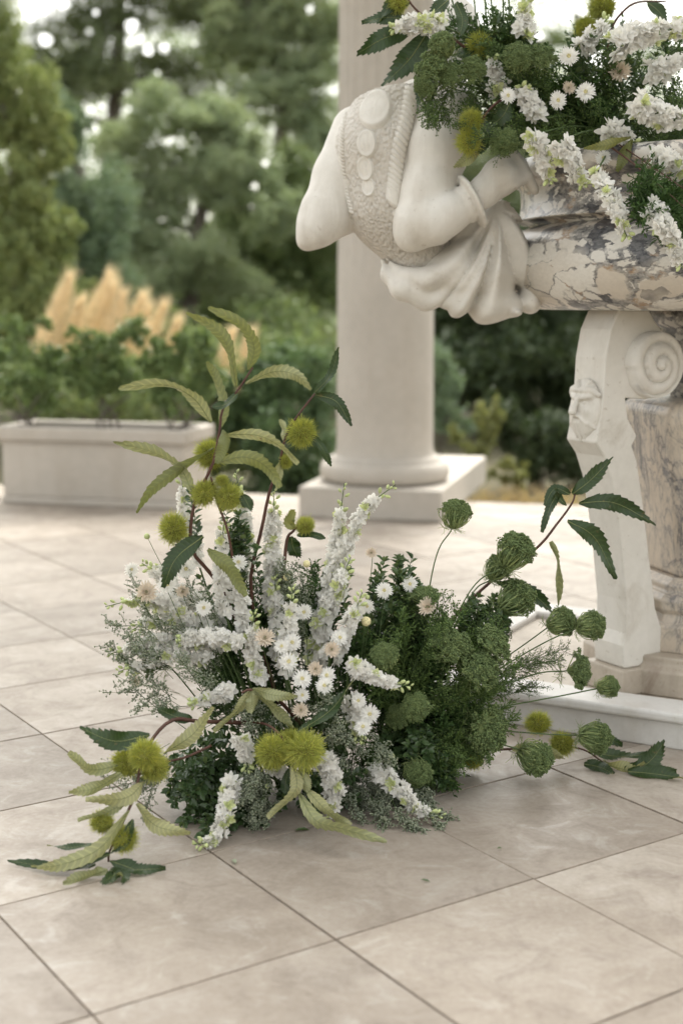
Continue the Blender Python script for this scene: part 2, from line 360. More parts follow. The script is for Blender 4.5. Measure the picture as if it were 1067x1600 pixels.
for i in range(-9, 18):
    for j in range(-11, 14):
        c = T0 + tA * TS * (i + .5) + tB * TS * (j + .5)
        if not (1.0 < c[1] < 11.4 and abs(c[0]) < .75 + .37 * c[1]): continue
        g = TS / 2 - .0025
        poly = [c + tA * a * g + tB * b * g for a, b in ((-1, -1), (-1, 1), (1, 1), (1, -1))]
        poly = clip(poly, EDGE0 - eV * KERB_W, eV)
        if len(poly) < 3: continue
        cc = np.mean(poly, 0); n = len(poly); mb = MB(); jz = random.uniform(-.0012, .0012)
        ins = [p + (cc - p) * .004 for p in poly]
        V = [p - cc + np.array([0, 0, -.005]) for p in poly] + [p - cc + np.array([0, 0, -.0012 + jz]) for p in poly] + [p - cc + np.array([0, 0, jz]) for p in ins]
        nrm = np.cross(poly[1] - poly[0], poly[2] - poly[1])[2]; F = []
        for k in range(n):
            k2 = (k + 1) % n; F += [(k, k2, n + k2, n + k), (n + k, n + k2, 2 * n + k2, 2 * n + k)]
        top = [tuple(range(2 * n, 3 * n))]
        if nrm < 0: F = [f[::-1] for f in F]; top = [top[0][::-1]]
        mb.add(V, F, 1); mb.add(np.array(V)[2 * n:], [tuple(i - 2 * n for i in top[0])], 0); o = mb.obj('tile', [M['tile'], M['grout']], floor, False); o.location = cc
for i in range(-8, 9):                                               # border slabs along the terrace edge
    mb = MB(); mb.box((0, 0, 0), (1.0 - .006, KERB_W - .006, .05)); o = bevel(mb.obj('border_slab', M['tile'], floor, False), .004)
    o.location = EDGE0 + eU * (i + .3) - eV * (KERB_W / 2 - .01) + np.array([0, 0, -.024]); o.rotation_euler.z = U_AX
gm = MB(); n = 40; xs = np.linspace(-1, 1, n); V = []
for a in xs:
    for b_ in xs:
        x = math.copysign(abs(a) ** 2.2, a) * 400; y = 30 + math.copysign(abs(b_) ** 2.2, b_) * 400
        V.append([x, y, -.34 + (0 if y < 14 else min(3.0, .06 * (y - 14)))])
gm.add(V, [(i * n + j, (i + 1) * n + j, (i + 1) * n + j + 1, i * n + j + 1) for i in range(n - 1) for j in range(n - 1)])
tag(gm.obj('ground', M['earth']), kind='structure')

# ================================================================== column
col = thing('column', 'tall pale stone column with fluted upper shaft on a square block', 'column')
cc = np.array([.66, 8.93, 0]) - eU * .49 + eV * .49
def at_(o, p, rz=0): o.location = p; o.rotation_euler.z = rz; return o
mb = MB(); mb.box((0, 1.05 - .49, .105), (.98, 2.1, .21)); bevel(at_(mb.obj('plinth', M['cast_stone'], col, False), cc, U_AX), .012)
prof = [(.40, .2101)]
for t in np.linspace(-1.35, 1.35, 13): prof.append((.405 + .05 * math.cos(t), .28 + .068 * math.sin(t)))
prof += [(.395, .352), (.395, .372), (.372, .380), (.36, .392)]
mb = MB(); mb.lathe(prof, 64); at_(mb.obj('base_moulding', M['cast_stone'], col), cc)
mb = MB(); k = 144; rows = []
zs = [.385, .41, .45, .52, .8, 1.2, 1.6, 1.72, 1.80, 1.9, 2.1, 2.6, 3.2, 4.0, 5.2]
V = []; F = []
for z in zs:
    r0 = .352 - .0 if z < .4 else (.343 if z < .43 else .338 - .006 * (z - .4)); amp = .011 * min(1, max(0, (z - 1.66) / .12))
    for j in range(k):
        th = 2 * math.pi * j / k; fz = (j % 6) / 6; d = amp * (math.sin(math.pi * fz) ** .6 if fz > 0 else 0); V.append([(r0 - d) * math.cos(th), (r0 - d) * math.sin(th), z])
for i in range(len(zs) - 1):
    for j in range(k): F.append((i * k + j, i * k + (j + 1) % k, (i + 1) * k + (j + 1) % k, (i + 1) * k + j))
mb.add(V, F); at_(mb.obj('shaft', M['cast_stone'], col), cc)
mb = MB(); mb.lathe([(.31, 5.19), (.34, 5.2), (.34, 5.26), (.42, 5.36), (.42, 5.42)], 48); mb.box((0, 0, 5.47), (.9, .9, .1)); at_(mb.obj('capital', M['cast_stone'], col, False), cc, 0)

# ================================================================== unseen pavilion roof inferred above the column, added and sized for its shade
roof = thing('unseen_roof', 'unseen flat stone pavilion roof over the column, added for its shade', 'roof')
def rf(u, v, z): return cc + eU * u + eV * v + np.array([0, 0, z])
mb = MB(); mb.box((0, 0, 0), (9.5, .8, .5)); bevel(at_(mb.obj('beam', M['cast_stone'], roof, False), rf(2.6, 0, 5.7705), U_AX), .02)
mb = MB(); mb.box((0, 0, 0), (9.9, 5.4, .25)); bevel(at_(mb.obj('slab', M['cast_stone'], roof, False), rf(2.6, -.9, 6.146), U_AX), .02)  # slab extent chosen by how much sky light reaches floor and flowers

# ================================================================== planter
pl = thing('planter', 'long low pale stone planter box at the terrace edge', 'planter')
PC = G(290, 797); PL, PD, PH = 1.42, .56, .56
ang = U_AX
def plp(u, v, z): return PC - eU * PL / 2 + eU * u + eV * v + np.array([0, 0, z])
mb = MB()
mb.box((0, PD / 2, .025), (PL + .0, PD, .05)); mb.box((0, PD / 2, .245), (PL - .03, PD - .03, .388))
mb.box((0, PD / 2, .447), (PL - .004, PD - .004, .022))
bevel(at_(mb.obj('body', M['cast_stone'], pl, False), plp(0, 0, 0), ang), .01)
mb = MB(); w = .075
for (cx, cy, sx, sy) in ((0, w / 2 - .02, PL + .05, w), (0, PD - w / 2 + .02, PL + .05, w), (-PL / 2 + w / 2 - .025, PD / 2, w, PD + .04 - 2 * w), (PL / 2 - w / 2 + .025, PD / 2, w, PD + .04 - 2 * w)):
    mb.box((cx, cy, .509), (sx, sy, .10))
bevel(at_(mb.obj('rim', M['cast_stone'], pl, False), plp(0, 0, 0), ang), .018, 3)
mb = MB(); mb.box((0, PD / 2, .470), (PL - .1, PD - .1, .02)); at_(mb.obj('soil', M['soil'], pl, False), plp(0, 0, 0), ang)

# ================================================================== stone basin on its pedestal
AX = np.array([1.45, 4.97, 0]); bA = math.radians(-28)
bU = np.array([math.cos(bA), math.sin(bA), 0]); bV = np.array([-math.sin(bA), math.cos(bA), 0])
step = thing('plinth_step', 'low white marble step with raised border under the pedestal', 'step')
F0 = np.array([.688, 4.513, 0]); Lx0, Lx1, D_ = -.62, 1.85, 1.36
def fr(u, v, z=0): return F0 + bU * u + bV * v + np.array([0, 0, z])
mid = (Lx0 + Lx1) / 2; LW = .17
mb = MB(); mb.box((0, 0, .045), (Lx1 - Lx0 - .05, D_ - .05, .09)); bevel(at_(mb.obj('base', M['white_marble'], step, False), fr(mid, D_ / 2), bA), .006)
k_ = 0
for (u, v, sx, sy) in ((mid, LW / 2, Lx1 - Lx0, LW), (mid, D_ - LW / 2, Lx1 - Lx0, LW), (Lx0 + LW / 2, D_ / 2, LW, D_ - 2 * LW - .004), (Lx1 - LW / 2, D_ / 2, LW, D_ - 2 * LW - .004)):
    mb = MB(); mb.box((0, 0, .112), (sx, sy, .036)); bevel(at_(mb.obj('border', M['white_marble'], step, False), fr(u, v), bA), .012, 3)
mb = MB(); mb.box((0, 0, .096), (Lx1 - Lx0 - 2 * LW - .004, D_ - 2 * LW - .004, .012)); at_(mb.obj('tray', M['brown_stone'], step, False), fr(mid, D_ / 2), bA)

urn = thing('marble_basin', 'large round breccia marble basin on an octagonal pedestal with scroll leg', 'fountain basin')
mb = MB(); r8 = math.radians(22.5) + bA
def octl(prof): mb.lathe([(r / math.cos(math.pi / 8), z) for r, z in prof], 8, AX, rot=r8)
octl([(.50, .1021), (.50, .19), (.47, .21), (.47, .235)]); bevel(mb.obj('pedestal_foot', M['brown_stone'], urn, False), .006)
mb = MB(); octl([(.40, .234), (.40, .33), (.385, .34), (.375, .37), (.39, .385), (.395, .42), (.375, .44), (.36, .445), (.36, .47), (.33, .49)]); bevel(mb.obj('pedestal_base', M['pink_breccia'], urn, False), .006)
mb = MB(); octl([(.31, .488), (.335, .70), (.375, .95), (.392, 1.04), (.392, 1.085), (.37, 1.11), (.31, 1.118)]); bevel(mb.obj('pedestal_shaft', M['pink_breccia'], urn, False), .02, 3)
mb = MB(); mb.lathe([(.25, 1.112), (.25, 1.16), (.27, 1.18), (.27, 1.22), (.25, 1.24), (.25, 1.28), (.30, 1.30), (.31, 1.33), (.29, 1.36), (.34, 1.38), (.36, 1.44)], 40, AX); mb.obj('neck', M['breccia'], urn)
prof = [(.30, 1.435), (.62, 1.430)]
for t in np.linspace(-1.5, 1.35, 22): prof.append((.735 + .145 * math.cos(t), 1.578 + .148 * math.sin(t)))
prof += [(.765, 1.724), (.80, 1.738), (.825, 1.74), (.825, 1.743), (.812, 1.75), (.806, 1.80), (.808, 1.845), (.815, 1.862), (.835, 1.868), (.85, 1.885), (.858, 1.91), (.85, 1.935), (.83, 1.945), (.76, 1.945), (.75, 1.93), (.74, 1.80), (.02, 1.78)]
mb = MB(); mb.lathe(prof, 128, AX); mb.obj('bowl', M['breccia'], urn)

# ---- scroll leg (console) drawn in its radial plane
a_ = math.radians(30); LN = np.array([-math.cos(a_), -math.sin(a_), 0]); LS = np.array([math.sin(a_), -math.cos(a_), 0])
LC = G(982, 1042, .20)
def side(x, y):
    r = ray(x, y); o = np.array([0, 0, CAM_H]); t = ((LC - o) @ LS) / (r @ LS); return o + r * t
leg_px = [(966, 484), (953, 515), (945, 560), (942, 610), (938, 650), (930, 692), (944, 714), (955, 750), (963, 800), (971, 870), (977, 940), (977, 990), (972, 1010), (974, 1043),
          (1033, 1026), (1034, 984), (1024, 952), (1013, 860), (1005, 790), (995, 720), (987, 697), (995, 681), (981, 655), (977, 622), (1010, 624), (1036, 612), (1047, 585), (1047, 552), (1038, 522), (1022, 500), (1014, 484)]
base = np.array([side(*p) for p in leg_px]); LWD = .155
base[13][2] = base[14][2] = .1955
mb = MB(); n = len(base); nl = 1
V = np.concatenate([base, base - LS * LWD]); Fq = [tuple(range(n))[::-1], tuple(range(n, 2 * n))] + [(i, (i + 1) % n, n + (i + 1) % n, n + i) for i in range(n)]
mb.add(V, Fq); leg = bevel(mb.obj('scroll_leg', M['carved'], urn, False), .007, 3)
mb = MB(); c0 = (base[13] + base[14]) / 2 - LS * LWD / 2; c0[2] = .149
mb.box(c0, (.23, .20, .0926), a_); bevel(mb.obj('leg_block', M['brown_stone'], urn, False), .006)
vc = side(1016, 571); nr, na = 30, 72; V = []; F = []
R0 = .114
for i in range(nr + 1):
    rr = i / nr
    for j in range(na):
        th = 2 * math.pi * j / na; tn = (1 - rr) * 2.6 + th / (2 * math.pi); fz = tn % 1.0
        h = .030 + .034 * (1 - rr) + .012 * (math.sin(math.pi * min(1, fz * 1.0)) ** .8) - (.010 if fz < .12 else 0)
        if i == nr: h = -.01
        R_ = R0 * rr * (1.0 + .10 * (.5 - th / (2 * math.pi)) * rr)
        V.append(vc + LN * (R_ * math.cos(th)) + np.array([0, 0, R_ * math.sin(th)]) + LS * h)
for i in range(nr):
    for j in range(na): F.append((i * na + j, (i + 1) * na + j, (i + 1) * na + (j + 1) % na, i * na + (j + 1) % na))
mb = MB(); mb.add(V, F); mb.obj('volute', M['carved'], leg)
# bearded mask on the front of the leg; local axes: t (across), n (out), z
mc = (side(936, 640) - LS * LWD / 2) - LN * .012; RM = np.stack([LS, LN, np.array([0, 0, 1.0])], 1)
def mask_f(p):
    q = (p - mc) @ RM; E = lambda c, r: ellips(q, c, r); Kp = lambda a, b, ra, rb: cone(q, a, b, ra, rb)
    d = smin(E((0, .006, .0), (.074, .024, .10)), E((0, .014, -.03), (.056, .026, .066)), .03)
    d = smin(d, E((0, .020, .045), (.058, .018, .026)), .008)
    for s in (-1, 1):
        d = smin(d, Kp((s * .012, .040, .036), (s * .046, .026, .042), .010, .008), .008)
        d = np.maximum(d, -E((s * .026, .046, .020), (.017, .016, .011)))
        d = smin(d, E((s * .026, .029, .019), (.011, .009, .007)), .002)
        d = smin(d, E((s * .036, .027, -.008), (.018, .014, .018)), .008)
        d = smin(d, Kp((s * .006, .046, -.026), (s * .040, .030, -.052), .009, .006), .004)
        for k in range(3): d = smin(d, Kp((s * (.012 + .018 * k), .034 - .006 * k, .062), (s * (.030 + .02 * k), .016 - .003 * k, .088 - .02 * k), .012, .009), .004)
    d = smin(d, Kp((0, .044, .030), (0, .064, -.010), .007, .013), .006)
    d = np.maximum(d, -E((0, .052, -.036), (.020, .012, .007)))
    for k in range(-4, 5):
        d = smin(d, Kp((k * .011, .040 - abs(k) * .003, -.048), (k * .014 + .006 * math.sin(k * 2), .024 - abs(k) * .002, -.112 + abs(k) * .012), .0085, .005), .003)
    return d
V, Fm = surface_nets(mask_f, mc - .15, mc + .15, .0035); me = fast_mesh('mask', V, Fm, M['carved'], True); link('mask', me, leg)

# ================================================================== carved figure holding the basin
fig = thing('carved_figure', 'white carved marble figure with feathered back bending over the basin rim', 'statue')
tor = [(P(618, 178, 4.82), .150), (P(606, 235, 4.81), .172), (P(620, 318, 4.80), .166), (P(655, 392, 4.80), .118)]
rarm = [(P(692, 190, 4.70), .092), (P(684, 235, 4.67), .100), (P(668, 300, 4.63), .085), (P(650, 352, 4.60), .074), (P(641, 370, 4.60), .048)]
rfor = [(P(648, 358, 4.60), .064), (P(678, 346, 4.575), .072), (P(705, 332, 4.57), .060), (P(733, 317, 4.58), .046)]
hand = [(P(733, 317, 4.58), .048), (P(758, 298, 4.58), .050), (P(782, 276, 4.59), .060), (P(800, 266, 4.66), .056)]
larm = [(P(556, 205, 4.88), .085), (P(528, 275, 4.82), .082), (P(506, 336, 4.77), .080), (P(490, 362, 4.75), .058), (P(478, 378, 4.75), .028)]
lfor = [(P(502, 348, 4.76), .072), (P(560, 330, 4.88), .062), (P(640, 300, 5.0), .05)]
cuffax = unit(P(733, 317, 4.58) - P(690, 340, 4.57)); cu = unit(np.cross(cuffax, (0, 1, 0))); cw = np.cross(cuffax, cu)
RC = np.stack([cuffax, cu, cw], 1)
def body_f(p):
    t = chain(p, tor, .05)
    t = np.maximum(t, (p @ unit([-.14, .25, 1.0]) - P(600, 143, 4.75) @ unit([-.14, .25, 1.0])))
    a = smin(chain(p, rarm, .03), chain(p, rfor, .03), .02)
    a = smin(a, ellips(p, P(706, 182, 4.76), (.10, .11, .10)), .05)
    a = smin(a, chain(p, hand, .02), .004)
    for k in range(4):
        b0 = P(782 + k * 7, 252 + k * 11, 4.57); a = smin(a, chain(p, [(b0, .021), (b0 + np.array([.045, .03, .02]), .020), (b0 + np.array([.075, .06, -.02]), .017)], .01), .012)
    a = smin(a, ellips(p, P(727, 320, 4.58), (.020, .066, .064), RC), .006)
    a = smin(a, ellips(p, P(738, 315, 4.58), (.016, .096, .088), RC), .005)
    a = smin(a, smin(chain(p, larm, .03), chain(p, lfor, .03), .025), .01)
    a = smin(a, ellips(p, P(668, 168, 4.85), (.14, .12, .10)), .05)
    a = smin(a, cone(p, P(690, 150, 4.90), P(706, 80, 4.96), .075, .07), .05)
    a = smin(a, ellips(p, P(706, 52, 4.98), (.10, .12, .125)), .02)
    return t, a
GP = P(776, 322, 4.66)                                               # the cloth is gathered at the forearm
def drape_f(p):
    d = smin(ellips(p, P(738, 430, 4.76), (.175, .15, .105)), ellips(p, P(778, 396, 4.76), (.085, .12, .18)), .05)
    d = smin(d, ellips(p, P(768, 474, 4.76), (.155, .12, .058)), .04)
    d = smin(d, chain(p, [(P(598, 408, 4.76), .014), (P(606, 428, 4.73), .024), (P(628, 448, 4.70), .034), (P(664, 464, 4.70), .036), (P(720, 472, 4.68), .03)], .03), .03)
    d = smin(d, chain(p, [(P(604, 404, 4.74), .012), (P(630, 428, 4.69), .022), (P(672, 436, 4.66), .026), (P(722, 420, 4.64), .024)], .02), .012)
    q = p - GP; rr = np.sqrt(q[..., 0] ** 2 + q[..., 2] ** 2) + 1e-6; ph = np.arctan2(q[..., 0], -q[..., 2])     # fan of folds below the gather
    u = ph * 6.2 + 1.0 * np.sin(ph * 2.9 + .8) + .5 * np.sin(ph * 6.1 + rr * 7) + rr * 2.2; w = np.abs(np.sin(u)); g = np.clip((rr - .03) / .12, 0, 1) * np.clip((.44 - rr) / .08, .4, 1)
    fold = .042 * g * (w ** .65 - .55) + .010 * g * np.sin(u * 2.7 + 1.0 + rr * 9)
    d = d - fold * np.clip((4.86 - p[..., 1]) / .1, 0, 1)
    for x, y, r in ((760, 488, .018), (806, 488, .014)): d = smin(d, ellips(p, P(x, y, 4.70), (r * 1.4, .06, r)), .02)
    d = smin(d, ellips(p, P(742, 372, 4.80), (.10, .09, .10)), .03)
    return d * .6
lo = np.array([P(440, 300, 4.7)[0], 4.42, P(600, 520, 4.7)[2]]); hi = np.array([P(850, 300, 4.8)[0] + .04, 5.14, P(600, -20, 4.95)[2] + .05])
H_ = .0085
V, Fq = surface_nets(lambda p: smin(*body_f(p), .002), lo, hi, H_)
t, a = body_f(V); mi = ((t < a - .003)[Fq].sum(1) > 2).astype(int)
me = fast_mesh('body', V, Fq, [M['carved'], M['feathered']], True, mi); link('body', me, fig)
V, Fq = surface_nets(drape_f, lo, hi - np.array([0, 0, .55]), .006); link('drapery', fast_mesh('drapery', V, Fq, M['carved'], True), fig)
def hit(x, y, f, Y0=4.4):
    r = unit(ray(x, y)); o = np.array([0, 0, CAM_H]); s = Y0 / r[1]
    for _ in range(60):
        d = float(f((o + r * s)[None])[0]); s += d * .8
        if abs(d) < 5e-4: break
    return o + r * s
tf = lambda p: body_f(p)[0]
def grad(f, p): e = 2e-3; return unit([float(f((p + d)[None])[0] - f((p - d)[None])[0]) for d in np.eye(3) * e])
for x, y, rw, rh, up in ((576, 292, .026, .034, .004), (571, 263, .032, .044, .009), (573, 224, .037, .05, .014), (586, 170, .060, .078, .018)):
    p = hit(x, y, tf); nn = grad(tf, p); zz = unit(np.array([-.12, 0, 1]) - nn * (np.array([-.12, 0, 1]) @ nn)); xx = np.cross(zz, nn)
    mb = MB(); n1, n2 = 9, 28; V = []; F = []
    for i in range(n1 + 1):
        for j in range(n2):
            th = 2 * math.pi * j / n2; r = i / n1; u, v = r * math.cos(th) * rw, r * math.sin(th) * rh
            pp = p + xx * u + zz * v
            g = float(tf(pp[None])[0]); rim = .006 if .72 < r < .95 else (.003 + .0015 * math.sin(u * 420) if r <= .72 else -.012)
            V.append(pp + nn * (-g + up * .45 + rim - max(0, v) * .10))
    for i in range(n1):
        for j in range(n2): F.append((i * n2 + j, (i + 1) * n2 + j, (i + 1) * n2 + (j + 1) % n2, i * n2 + (j + 1) % n2))
    mb.add(V, F); mb.obj('back_scale', M['carved'], fig)
def trim(pts, rw, n):
    mb = MB(); line = spline([(*p, 0) for p in pts], n)
    for i in range(n):
        p = hit(line[i][0], line[i][1], tf); nn = grad(tf, p)
        tdir = P(*line[min(i + 1, n - 1)][:2], 4.7) - P(*line[max(i - 1, 0)][:2], 4.7); tdir = unit(tdir - nn * (tdir @ nn)); bb = np.cross(nn, tdir)
        ax = unit(bb + tdir * .8); R = np.stack([ax, np.cross(nn, ax), nn], 1); mb.blob(p, (rw, rw * .42, rw * .55), 8, 6, 0, R)
    tag(mb.obj('feather_trim', M['carved'], fig), kind='stuff')
trim([(643, 146), (634, 190), (622, 240), (616, 290), (614, 316)], .034, 24)
trim([(545, 160), (536, 200), (534, 240), (539, 285), (549, 330)], .017, 34)

# ================================================================== planting behind the terrace
L = {}
L['yellow_green'] = leafmat('yellow_green_leaf', (.21, .27, .115), None, .3, .6, .45, big=.6)
L['grey_green'] = leafmat('grey_green_leaf', (.27, .345, .215), None, .25, .6, .35, big=.6)
L['blue_green'] = leafmat('blue_green_leaf', (.17, .245, .16), None, .25, .6, .35, big=.6)
L['dark'] = leafmat('dark_leaf', (.115, .155, .075), None, .2, .5, .45, big=.6)
L['mid'] = leafmat('mid_leaf', (.17, .235, .11), None, .3, .55, .45, big=.6)
L['shade'] = leafmat('shade_leaf', (.050, .080, .036), None, .15, .5, .5, big=.6)  # darkened leaf green that puts shade into the colour
L['box'] = leafmat('planter_leaf', (.16, .235, .09), None, .25, .35, .5)
L['olea'] = leafmat('oleander_leaf', (.12, .19, .09), None, .25, .45, .4)
L['herb'] = leafmat('herb_leaf', (.21, .23, .09), None, .35, .6, .4)
L['dry'] = leafmat('dry_grass_blade', (.46, .36, .21), None, .3, .8, .3)
L['plume'] = leafmat('plume_hair', (.80, .69, .50), None, .45, .9, .15, .2, (1, .95, .8))
def cloud(lobes, n, la, lb, spread=.2, holes=(), clump=45, droop=0.0):
    """leaf quads gathered in clumps through the lobes; a lobe is (centre, radii)"""
    vol = np.array([np.prod(r) ** (2 / 3) for _, r in lobes]); vol /= vol.sum(); Vs = []
    for (c, r), w in zip(lobes, vol):
        m = max(clump, int(n * w)); k = max(3, m // clump); r = np.asarray(r, float)
        d = RNG.normal(size=(k, 3)); d /= np.linalg.norm(d, axis=1)[:, None]
        cen = d * (RNG.random(k)[:, None] ** .45) * r
        idx = RNG.integers(0, k, m); p = cen[idx] + RNG.normal(size=(m, 3)) * r * spread
        p = p + np.asarray(c)
        for hc, hr in holes:
            o = np.array([0, 0, CAM_H]); dr = p - o; t = dr @ hc; p = p[(np.linalg.norm(dr - t[:, None] * hc, axis=1) > hr * t * .48) | (RNG.random(len(p)) < .06)]
        Vs.append(p)
    p = np.concatenate(Vs); m = len(p)
    a = RNG.normal(size=(m, 3)); a[:, 2] -= droop; a /= np.linalg.norm(a, axis=1)[:, None]
    b = np.cross(a, RNG.normal(size=(m, 3))); b /= np.linalg.norm(b, axis=1)[:, None] + 1e-9
    s = RNG.uniform(.6, 1.3, (m, 1)); a *= la * s / 2; b *= lb * s / 2
    V = np.stack([p - a, p + b, p + a, p - b], 1).reshape(-1, 3); F = np.arange(4 * m).reshape(-1, 4); return V, F
def lobe(px, py, rx, ry, Y, depth=1.0): s = Y / FPX; return (P(px, py, Y), (rx * s, max(rx, ry) * s * .8 * depth, ry * s))
SKY = [(unit(ray(x, y)), r / FPX) for x, y, r in ((206, 40, 20), (232, 78, 17), (256, 76, 15), (72, 62, 20), (46, 22, 15), (140, 50, 11), (180, 82, 10), (100, 5, 14), (398, 292, 12), (392, 325, 10), (245, 115, 9), (485, 15, 14), (150, 20, 8), (178, 105, 8), (415, 255, 9), (880, 20, 24), (930, 40, 20), (1010, 30, 22), (960, 12, 26), (840, 60, 18), (905, 80, 14), (1050, 60, 16), (980, 75, 10))]
def tree(name, label, cat, lobes, n_, la, lb, mat, trunk=None, spread=.16, group=None, tr=.12, droop=0, clump=45):
    Y = lobes[0][4]; root = thing(name, label, cat, group); n = int(n_ * (2.6 if Y > 14 else 1.4)); la, lb = (la * .55, lb * .72) if Y > 14 else (la * .9, lb)
    bx = P(trunk[0][0] if trunk else lobes[0][0], 466, Y)[0]; gz = -.4 + (0 if Y < 14 else .06 * (Y - 14))
    root.location = (bx, Y, gz)
    sub_l = []
    for q in lobes:
        for k in range(6):
            a = RNG.uniform(0, 2 * np.pi); rr_ = RNG.uniform(.35, .85); f = RNG.uniform(.32, .62); sub_l.append((q[0] + q[2] * rr_ * np.cos(a), q[1] + q[3] * rr_ * np.sin(a), q[2] * f, q[3] * f, q[4] + RNG.normal() * q[2] * q[4] / FPX * .4))
        sub_l.append((q[0], q[1], q[2] * .7, q[3] * .7, q[4]))
    V, F = cloud([lobe(*q) for q in sub_l], n, la, lb, spread, SKY, clump, droop)
    link('crown', fast_mesh('crown', V - np.array([bx, Y, gz]), F, mat), root)
    mb = MB(); base = np.array([bx, Y, gz])
    pts = [base - base] + [P(x, y, Y) - base for x, y in (trunk if trunk else [(lobes[0][0], lobes[0][1])])]
    line = spline(pts, 9); mb.tube(line, np.linspace(tr, tr * .45, 9), 8)
    for q in lobes:
        c = P(q[0], q[1], Y) - base; k = int(np.argmin(np.linalg.norm(line - c, axis=1))); k = max(2, min(k, 7))
        mb.tube(spline([line[k], (line[k] + c) / 2 + RNG.normal(size=3) * .08, c], 6), np.linspace(tr * .4, tr * .1, 6), 6)
    mb.obj('trunk', M['bark'], root); return root

tree('conifer', 'bright yellow-green feathery conifer at the far left', 'tree', [(5, 130, 70, 100, 15), (45, 230, 60, 80, 15), (10, 330, 80, 100, 15), (75, 380, 60, 80, 15), (30, 480, 100, 100, 15), (-10, 20, 70, 90, 15), (90, 500, 70, 80, 15)], 30000, .11, .035, L['yellow_green'], [(30, 400), (20, 120)], .14, 'trees behind the terrace')
tree('conifer', 'blue-green bushy tree between the yellow-green conifer and the silvery willow', 'tree', [(130, 330, 65, 100, 17), (150, 440, 80, 100, 17), (120, 540, 90, 80, 17), (110, 230, 40, 70, 17)], 20000, .11, .035, L['blue_green'], [(130, 450), (125, 260)], .15, 'trees behind the terrace')
tree('willow', 'silvery grey-green tree with a leaning trunk behind the chestnut branch', 'tree', [(200, 225, 75, 50, 20), (265, 180, 70, 45, 20), (330, 205, 65, 50, 20), (185, 310, 85, 60, 20), (300, 285, 80, 60, 20), (385, 255, 75, 70, 20), (240, 390, 95, 60, 20), (330, 430, 95, 60, 20), (200, 470, 90, 60, 20), (430, 330, 50, 60, 20)], 44000, .12, .034, L['grey_green'], [(300, 430), (322, 300), (352, 190)], .15, 'trees behind the terrace', .13, .5)
tree('pine', 'tall dark pine with sky showing through, upper left', 'tree', [(110, 60, 90, 55, 27), (230, 20, 120, 45, 27), (190, 130, 90, 60, 27), (290, 110, 80, 50, 27), (90, 150, 60, 60, 27), (320, 20, 70, 50, 27), (140, -60, 150, 60, 27)], 26000, .17, .035, L['dark'], [(170, 300), (185, 100), (190, -80)], .17, 'trees behind the terrace', .2)
tree('leafy_tree', 'pale green leafy tree left of the column top', 'tree', [(390, 50, 90, 60, 24), (470, 90, 80, 65, 24), (440, 160, 80, 55, 24), (500, 30, 70, 55, 24), (500, 190, 70, 60, 24), (380, -50, 140, 60, 24)], 30000, .14, .05, L['grey_green'], [(430, 350), (440, 180), (430, 40)], .15, 'trees behind the terrace', .15)
tree('leafy_tree', 'olive-green tree in shade left of the column middle', 'tree', [(420, 370, 95, 75, 22), (470, 290, 70, 70, 22), (480, 430, 90, 80, 22), (380, 460, 90, 70, 22), (330, 420, 60, 60, 22)], 30000, .13, .045, L['mid'], [(420, 480), (430, 350)], .16, 'trees behind the terrace', .15)
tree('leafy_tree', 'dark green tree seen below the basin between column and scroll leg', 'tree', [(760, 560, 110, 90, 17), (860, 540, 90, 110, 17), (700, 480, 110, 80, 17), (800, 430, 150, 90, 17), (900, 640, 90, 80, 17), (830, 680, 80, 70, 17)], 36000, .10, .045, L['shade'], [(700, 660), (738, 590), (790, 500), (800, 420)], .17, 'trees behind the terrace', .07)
tree('leafy_tree', 'dim green tree behind the basin at the right', 'tree', [(960, 420, 150, 120, 19), (1080, 300, 150, 140, 19), (900, 260, 140, 120, 19), (1010, 560, 130, 110, 19), (780, 300, 130, 120, 19)], 30000, .12, .05, L['dark'], [(980, 600), (970, 400), (960, 260)], .17, 'trees behind the terrace', .15)
tree('leafy_tree', 'sparse tall tree against bright sky above the basin flowers', 'tree', [(900, 70, 130, 60, 28), (1030, 90, 110, 60, 28), (780, 60, 100, 90, 28), (960, 150, 160, 60, 28), (940, -40, 200, 60, 28), (620, 60, 120, 120, 28), (600, 220, 120, 100, 28)], 18000, .15, .04, L['mid'], [(900, 350), (910, 150), (900, 20)], .2, 'trees behind the terrace', .16)
# mixed far wood that closes the view
V, F = cloud([lobe(*q, 36) for q in ((60, 330, 240, 150), (330, 330, 220, 170), (560, 350, 200, 170), (800, 330, 240, 190), (1060, 330, 240, 190), (200, 480, 300, 80), (700, 500, 300, 90), (420, 200, 130, 110), (1050, 500, 260, 90), (-150, 300, 200, 240), (1280, 300, 200, 240), (40, 150, 130, 90), (170, 110, 120, 70), (300, 100, 120, 80), (430, 80, 130, 90), (560, 120, 130, 120), (680, 180, 140, 120), (820, 170, 120, 90))], 130000, .15, .07, .17, SKY)
tag(link('distant_wood', fast_mesh('distant_wood', V, F, L['grey_green'])), 'soft mass of distant green woodland closing the view', 'woodland', None, 'stuff')
V, F = cloud([lobe(x, y + RNG.normal() * 12, 70, 55, Y) for Y, y in ((16, 560), (18.5, 530), (21, 515)) for x in range(-160, 600, 85)], 33000, .09, .05, .22)
tag(link('undergrowth', fast_mesh('undergrowth', V, F, L['mid'])), 'low green undergrowth beneath the trees left of the column', 'undergrowth', None, 'stuff')
V, F = cloud([lobe(x, y + RNG.normal() * 12, 70, 55, Y) for Y, y in ((16, 560), (18.5, 530), (21, 515)) for x in range(650, 1260, 85)], 27000, .09, .05, .22)
tag(link('undergrowth', fast_mesh('undergrowth', V, F, L['shade'])), 'dark low undergrowth beneath the trees right of the column', 'undergrowth', None, 'stuff')  # same undergrowth as on the left, with shade put into its leaf colour
